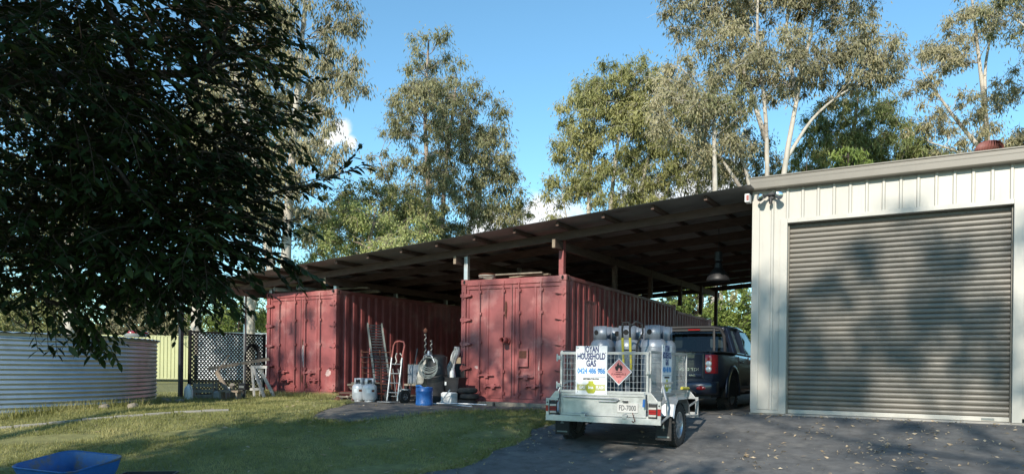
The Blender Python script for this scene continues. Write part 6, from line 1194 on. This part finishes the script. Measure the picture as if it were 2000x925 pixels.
# ---------------------------------------------------------------- dark leafy tree in the near left, hanging over the lawn
ft = thing('leafy_tree', 'dense dark glossy leaved tree filling the upper left foreground', 'tree', (-6.6, 1.0, float(G(-6.6, 1.0)))); B = Vector(ft.location); rng = random.Random(101); nr = np.random.default_rng(101); sk = Skel()
sk.limb([Vector(p)-B for p in ((-6.6, 1.0, B.z-0.1), (-6.55, 1.05, -0.4), (-6.5, 1.2, 0.7), (-6.2, 1.6, 2.0), (-5.9, 2.0, 3.6), (-5.8, 2.2, 5.2))], 0.20, 0.05, 12)
for pts in (((-6.5, 1.2, 0.7), (-6.0, 2.0, 1.6), (-5.4, 2.8, 2.0), (-4.7, 3.4, 2.1)), ((-6.2, 1.6, 2.0), (-5.4, 2.1, 2.9), (-4.6, 2.7, 3.3)), ((-6.5, 1.2, 0.9), (-6.9, 2.2, 1.9), (-6.9, 3.0, 2.4)), ((-6.3, 1.5, 1.7), (-6.9, 0.8, 2.8), (-7.4, 0.4, 3.6)), ((-6.0, 1.9, 3.0), (-5.2, 1.4, 3.9), (-4.6, 1.0, 4.5))):
    sk.limb([Vector(p)-B for p in pts], 0.09, 0.025, 8)
FE = [(-5.95, 2.35, 2.75, 1.75, 1.75, 2.05), (-5.0, 2.95, 2.9, 1.15, 1.05, 1.9), (-6.6, 2.6, 1.6, 1.5, 1.4, 1.1), (-5.35, 3.0, 1.2, 0.85, 0.85, 0.70), (-4.85, 3.40, 1.35, 0.58, 0.52, 0.70), (-4.55, 3.55, 2.0, 0.40, 0.40, 0.65), (-4.7, 3.30, 0.92, 0.45, 0.42, 0.40), (-5.4, 2.8, 0.62, 0.40, 0.40, 0.32), (-4.95, 3.25, 0.80, 0.42, 0.42, 0.34), (-5.9, 2.4, 0.75, 0.55, 0.55, 0.40), (-6.3, 1.6, 4.5, 2.0, 2.0, 1.4), (-7.7, 3.1, 3.1, 1.9, 1.5, 2.0)]
tw = MB(); LP = []; LD = []; LN = []
roots = []
while len(roots) < 5200:
    x, y, z, a, b, c = FE[nr.choice(len(FE), p=np.array([.24, .19, .12, .065, .055, .025, .035, .025, .03, .04, .075, .10]))]; v = nr.normal(size=3); v /= np.linalg.norm(v); u = nr.uniform(0.05, 1)**(1/2.4); p = np.array([x+v[0]*a*u, y+v[1]*b*u, z+v[2]*c*u])
    if math.sin(p[0]*3.1+p[2]*2.2)*math.sin(p[2]*2.9-p[1]*2.4)*math.sin(p[1]*2.7+p[0]) > 0.42: continue       # gaps in the crown
    roots.append((p, v))
def twig(p, d, L_, nl):
    pts = []; q = Vector(p); d = Vector(d).normalized()
    for k in range(5):
        pts.append(q.copy()); q = q+d*L_/4; d = (d+Vector((0, 0, -0.10))+Vector((rng.uniform(-.12, .12), rng.uniform(-.12, .12), rng.uniform(-.08, .08)))).normalized()
    tw.tube(pts, 0.0045, 4, False, 0.0015)
    for k in range(nl):
        t = 0.12+0.88*k/(nl-1); i = min(int(t*4), 3); f_ = t*4-i; c = pts[i].lerp(pts[i+1], f_); ax = (pts[i+1]-pts[i]).normalized(); sd = ax.cross(Vector((0, 0, 1))); sd = sd.normalized() if sd.length > 0.1 else Vector((1, 0, 0)); sg = 1 if k % 2 else -1
        ld = (ax*0.75+sd*sg*0.75+Vector((rng.uniform(-.25, .25), rng.uniform(-.25, .25), rng.uniform(-.55, .15)))).normalized(); LP.append(c); LD.append(ld); LN.append(Vector((rng.uniform(-.6, .6), rng.uniform(-.6, .6), 1)).normalized())
for p, v in roots:
    d = Vector((v[0]*0.8+rng.uniform(-.35, .35)+0.12, v[1]*0.8+rng.uniform(-.35, .35)+0.12, v[2]*0.35+rng.uniform(-.35, .25))); twig(Vector(p)-B, d, rng.uniform(0.26, 0.46), rng.randint(9, 13))
# long sprays reaching out to the right
for a, b, n in (((-4.45, 3.6, 1.15), (-3.85, 4.15, 1.47), 5), ((-4.6, 3.5, 1.0), (-4.15, 3.9, 1.08), 3), ((-4.5, 3.6, 1.6), (-4.2, 3.85, 1.9), 3), ((-4.6, 3.5, 0.85), (-4.15, 3.9, 0.74), 4), ((-5.25, 2.9, 0.45), (-5.1, 2.95, 0.16), 4), ((-4.6, 3.4, 0.9), (-4.2, 3.8, 0.80), 3), ((-5.0, 3.2, 0.62), (-4.8, 3.35, 0.42), 3)):
    A = Vector(a)-B; E_ = Vector(b)-B; sk.limb([A-(E_-A)*0.5, A, (A+E_)/2+Vector((0, 0, 0.03)), E_], 0.010, 0.003, 5)
    for k in range(n*3):
        t = rng.uniform(0.1, 1.0); d = (E_-A).normalized()+Vector((rng.uniform(-.7, .7), rng.uniform(-.7, .7), rng.uniform(-.6, .4))); twig(A.lerp(E_, t), d, rng.uniform(0.14, 0.28), rng.randint(6, 10))
for i in range(0, 5200, 36): sk.reach(Vector(roots[i][0])-B, rng, 0.022, n=5)
sk.mb.build('trunk', 'bark_dark', ft, smooth='all')
two = tw.build('twigs', 'twig', ft); tag(two, kind='stuff')
# leaf: pointed blade folded along its midrib
LEAF = np.array([(0, 0, 0), (0.30, 0.19, 0.035), (0.62, 0.17, 0.02), (1.0, 0, -0.06), (0.62, -0.17, 0.02), (0.30, -0.19, 0.035), (0.32, 0, -0.01), (0.63, 0, -0.03)]); LF = [(0, 6, 1, 1), (6, 7, 2, 1), (7, 3, 2, 2), (0, 5, 6, 6), (6, 5, 4, 7), (7, 4, 3, 3)]
LF3 = [(0, 6, 1), (6, 7, 2), (6, 2, 1), (7, 3, 2), (0, 5, 6), (6, 5, 4), (6, 4, 7), (7, 4, 3)]
P_ = np.array([tuple(p) for p in LP]); D_ = np.array([tuple(p) for p in LD]); N_ = np.array([tuple(p) for p in LN]); S_ = np.cross(N_, D_); S_ /= np.linalg.norm(S_, axis=1)[:, None]; N_ = np.cross(D_, S_); sz = nr.uniform(0.042, 0.108, len(P_))
scr = (P_+np.array(B))@np.array([rt.x, rt.y, 0])/np.maximum((P_+np.array(B))@np.array([fw.x, fw.y, 0]), 0.1)      # the outermost leaves on the lawn side are picked apart singly
order = np.argsort(-scr)[:300]; pick = np.zeros(len(P_), bool); pick[order] = True
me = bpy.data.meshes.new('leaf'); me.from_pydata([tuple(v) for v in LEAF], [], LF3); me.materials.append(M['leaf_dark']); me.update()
for i in order:
    o = bpy.data.objects.new('leaf', me); COL.objects.link(o); o.parent = ft; s_ = sz[i]; m = Matrix(((D_[i][0]*s_, S_[i][0]*s_, N_[i][0]*s_, P_[i][0]), (D_[i][1]*s_, S_[i][1]*s_, N_[i][1]*s_, P_[i][1]), (D_[i][2]*s_, S_[i][2]*s_, N_[i][2]*s_, P_[i][2]), (0, 0, 0, 1))); o.matrix_local = m
k = ~pick; Pk, Dk, Sk, Nk, zk = P_[k], D_[k], S_[k], N_[k], sz[k]
V = Pk[:, None, :]+zk[:, None, None]*(LEAF[None, :, 0:1]*Dk[:, None, :]+LEAF[None, :, 1:2]*Sk[:, None, :]+LEAF[None, :, 2:3]*Nk[:, None, :]); n = len(Pk)
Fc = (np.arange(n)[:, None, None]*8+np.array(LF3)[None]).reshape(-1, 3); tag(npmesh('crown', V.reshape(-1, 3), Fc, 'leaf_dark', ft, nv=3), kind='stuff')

# ---------------------------------------------------------------- the trees behind the viewer that shade the lawn, driveway and near tree
gum('shade_tree', 'broad dense shade tree behind the viewer over the lawn', (-2.5, -6.5, -1.62), [([(-2.5, -6.5, -1.7), (-2.5, -6.4, 1.5), (-2.7, -6.2, 4), (-2.5, -6.0, 7)], 0.4, 0.1)],
    [(-4.6, -5.6, 5.2, 2.8, 2.4, 1.9), (-6.9, -5.2, 4.5, 1.7, 1.7, 1.5), (-2.4, -5.8, 4.7, 2.6, 2.2, 1.5), (-5.2, -4.6, 3.4, 2.2, 2.0, 1.6), (-2.8, -6.2, 3.2, 3.0, 2.4, 1.6)], 230, 210, 0.80, None, 'leaf_oak', 'bark_dark', 121, length=0.22, width=0.10, droop=0.4, group='trees behind the viewer')
gum('shade_tree', 'tall open gum behind the viewer dappling the garage and containers', (6.6, -11.0, -1.62), [([(6.6, -11, -1.7), (6.5, -11, 4), (6.3, -10.8, 9), (5.6, -10.6, 13)], 0.30, 0.08), ([(6.5, -11, 6), (3.6, -10.8, 9.5), (2.0, -10.7, 12)], 0.12, 0.04), ([(3.6, -10.8, 9.5), (0.5, -10.8, 10.5), (-1.8, -10.7, 12), (-4.6, -10.7, 12.5)], 0.07, 0.03)],
    [(2.5, -10.8, 11.8, 2.6, 2.2, 1.9), (5.6, -10.4, 11.2, 2.2, 2.0, 1.6), (-1.6, -10.7, 11.8, 2.4, 2.0, 1.6), (3.6, -10.7, 9.4, 2.4, 2.0, 1.0), (1.4, -10.8, 12.9, 2.2, 1.8, 1.6), (-5.0, -10.7, 12.4, 2.6, 1.8, 1.6)], 66, 165, 0.75, None, 'leaf_gum', 'gum', 122, length=0.24, group='trees behind the viewer')
gum('shade_tree', 'slim gum behind the viewer left dappling the left container', (-9.5, -9.5, -1.62), [([(-9.5, -9.5, -1.7), (-9.5, -9.5, 4), (-9.8, -9.4, 9), (-9.4, -9.3, 13.5)], 0.22, 0.06)], [(-10.6, -9.4, 12.2, 2.2, 1.8, 1.6), (-8.8, -9.4, 10.4, 1.4, 1.4, 1.0), (-11.8, -9.2, 11.2, 1.6, 1.5, 1.2)], 13, 170, 0.7, None, 'leaf_gum', 'gum', 123, length=0.24, group='trees behind the viewer')
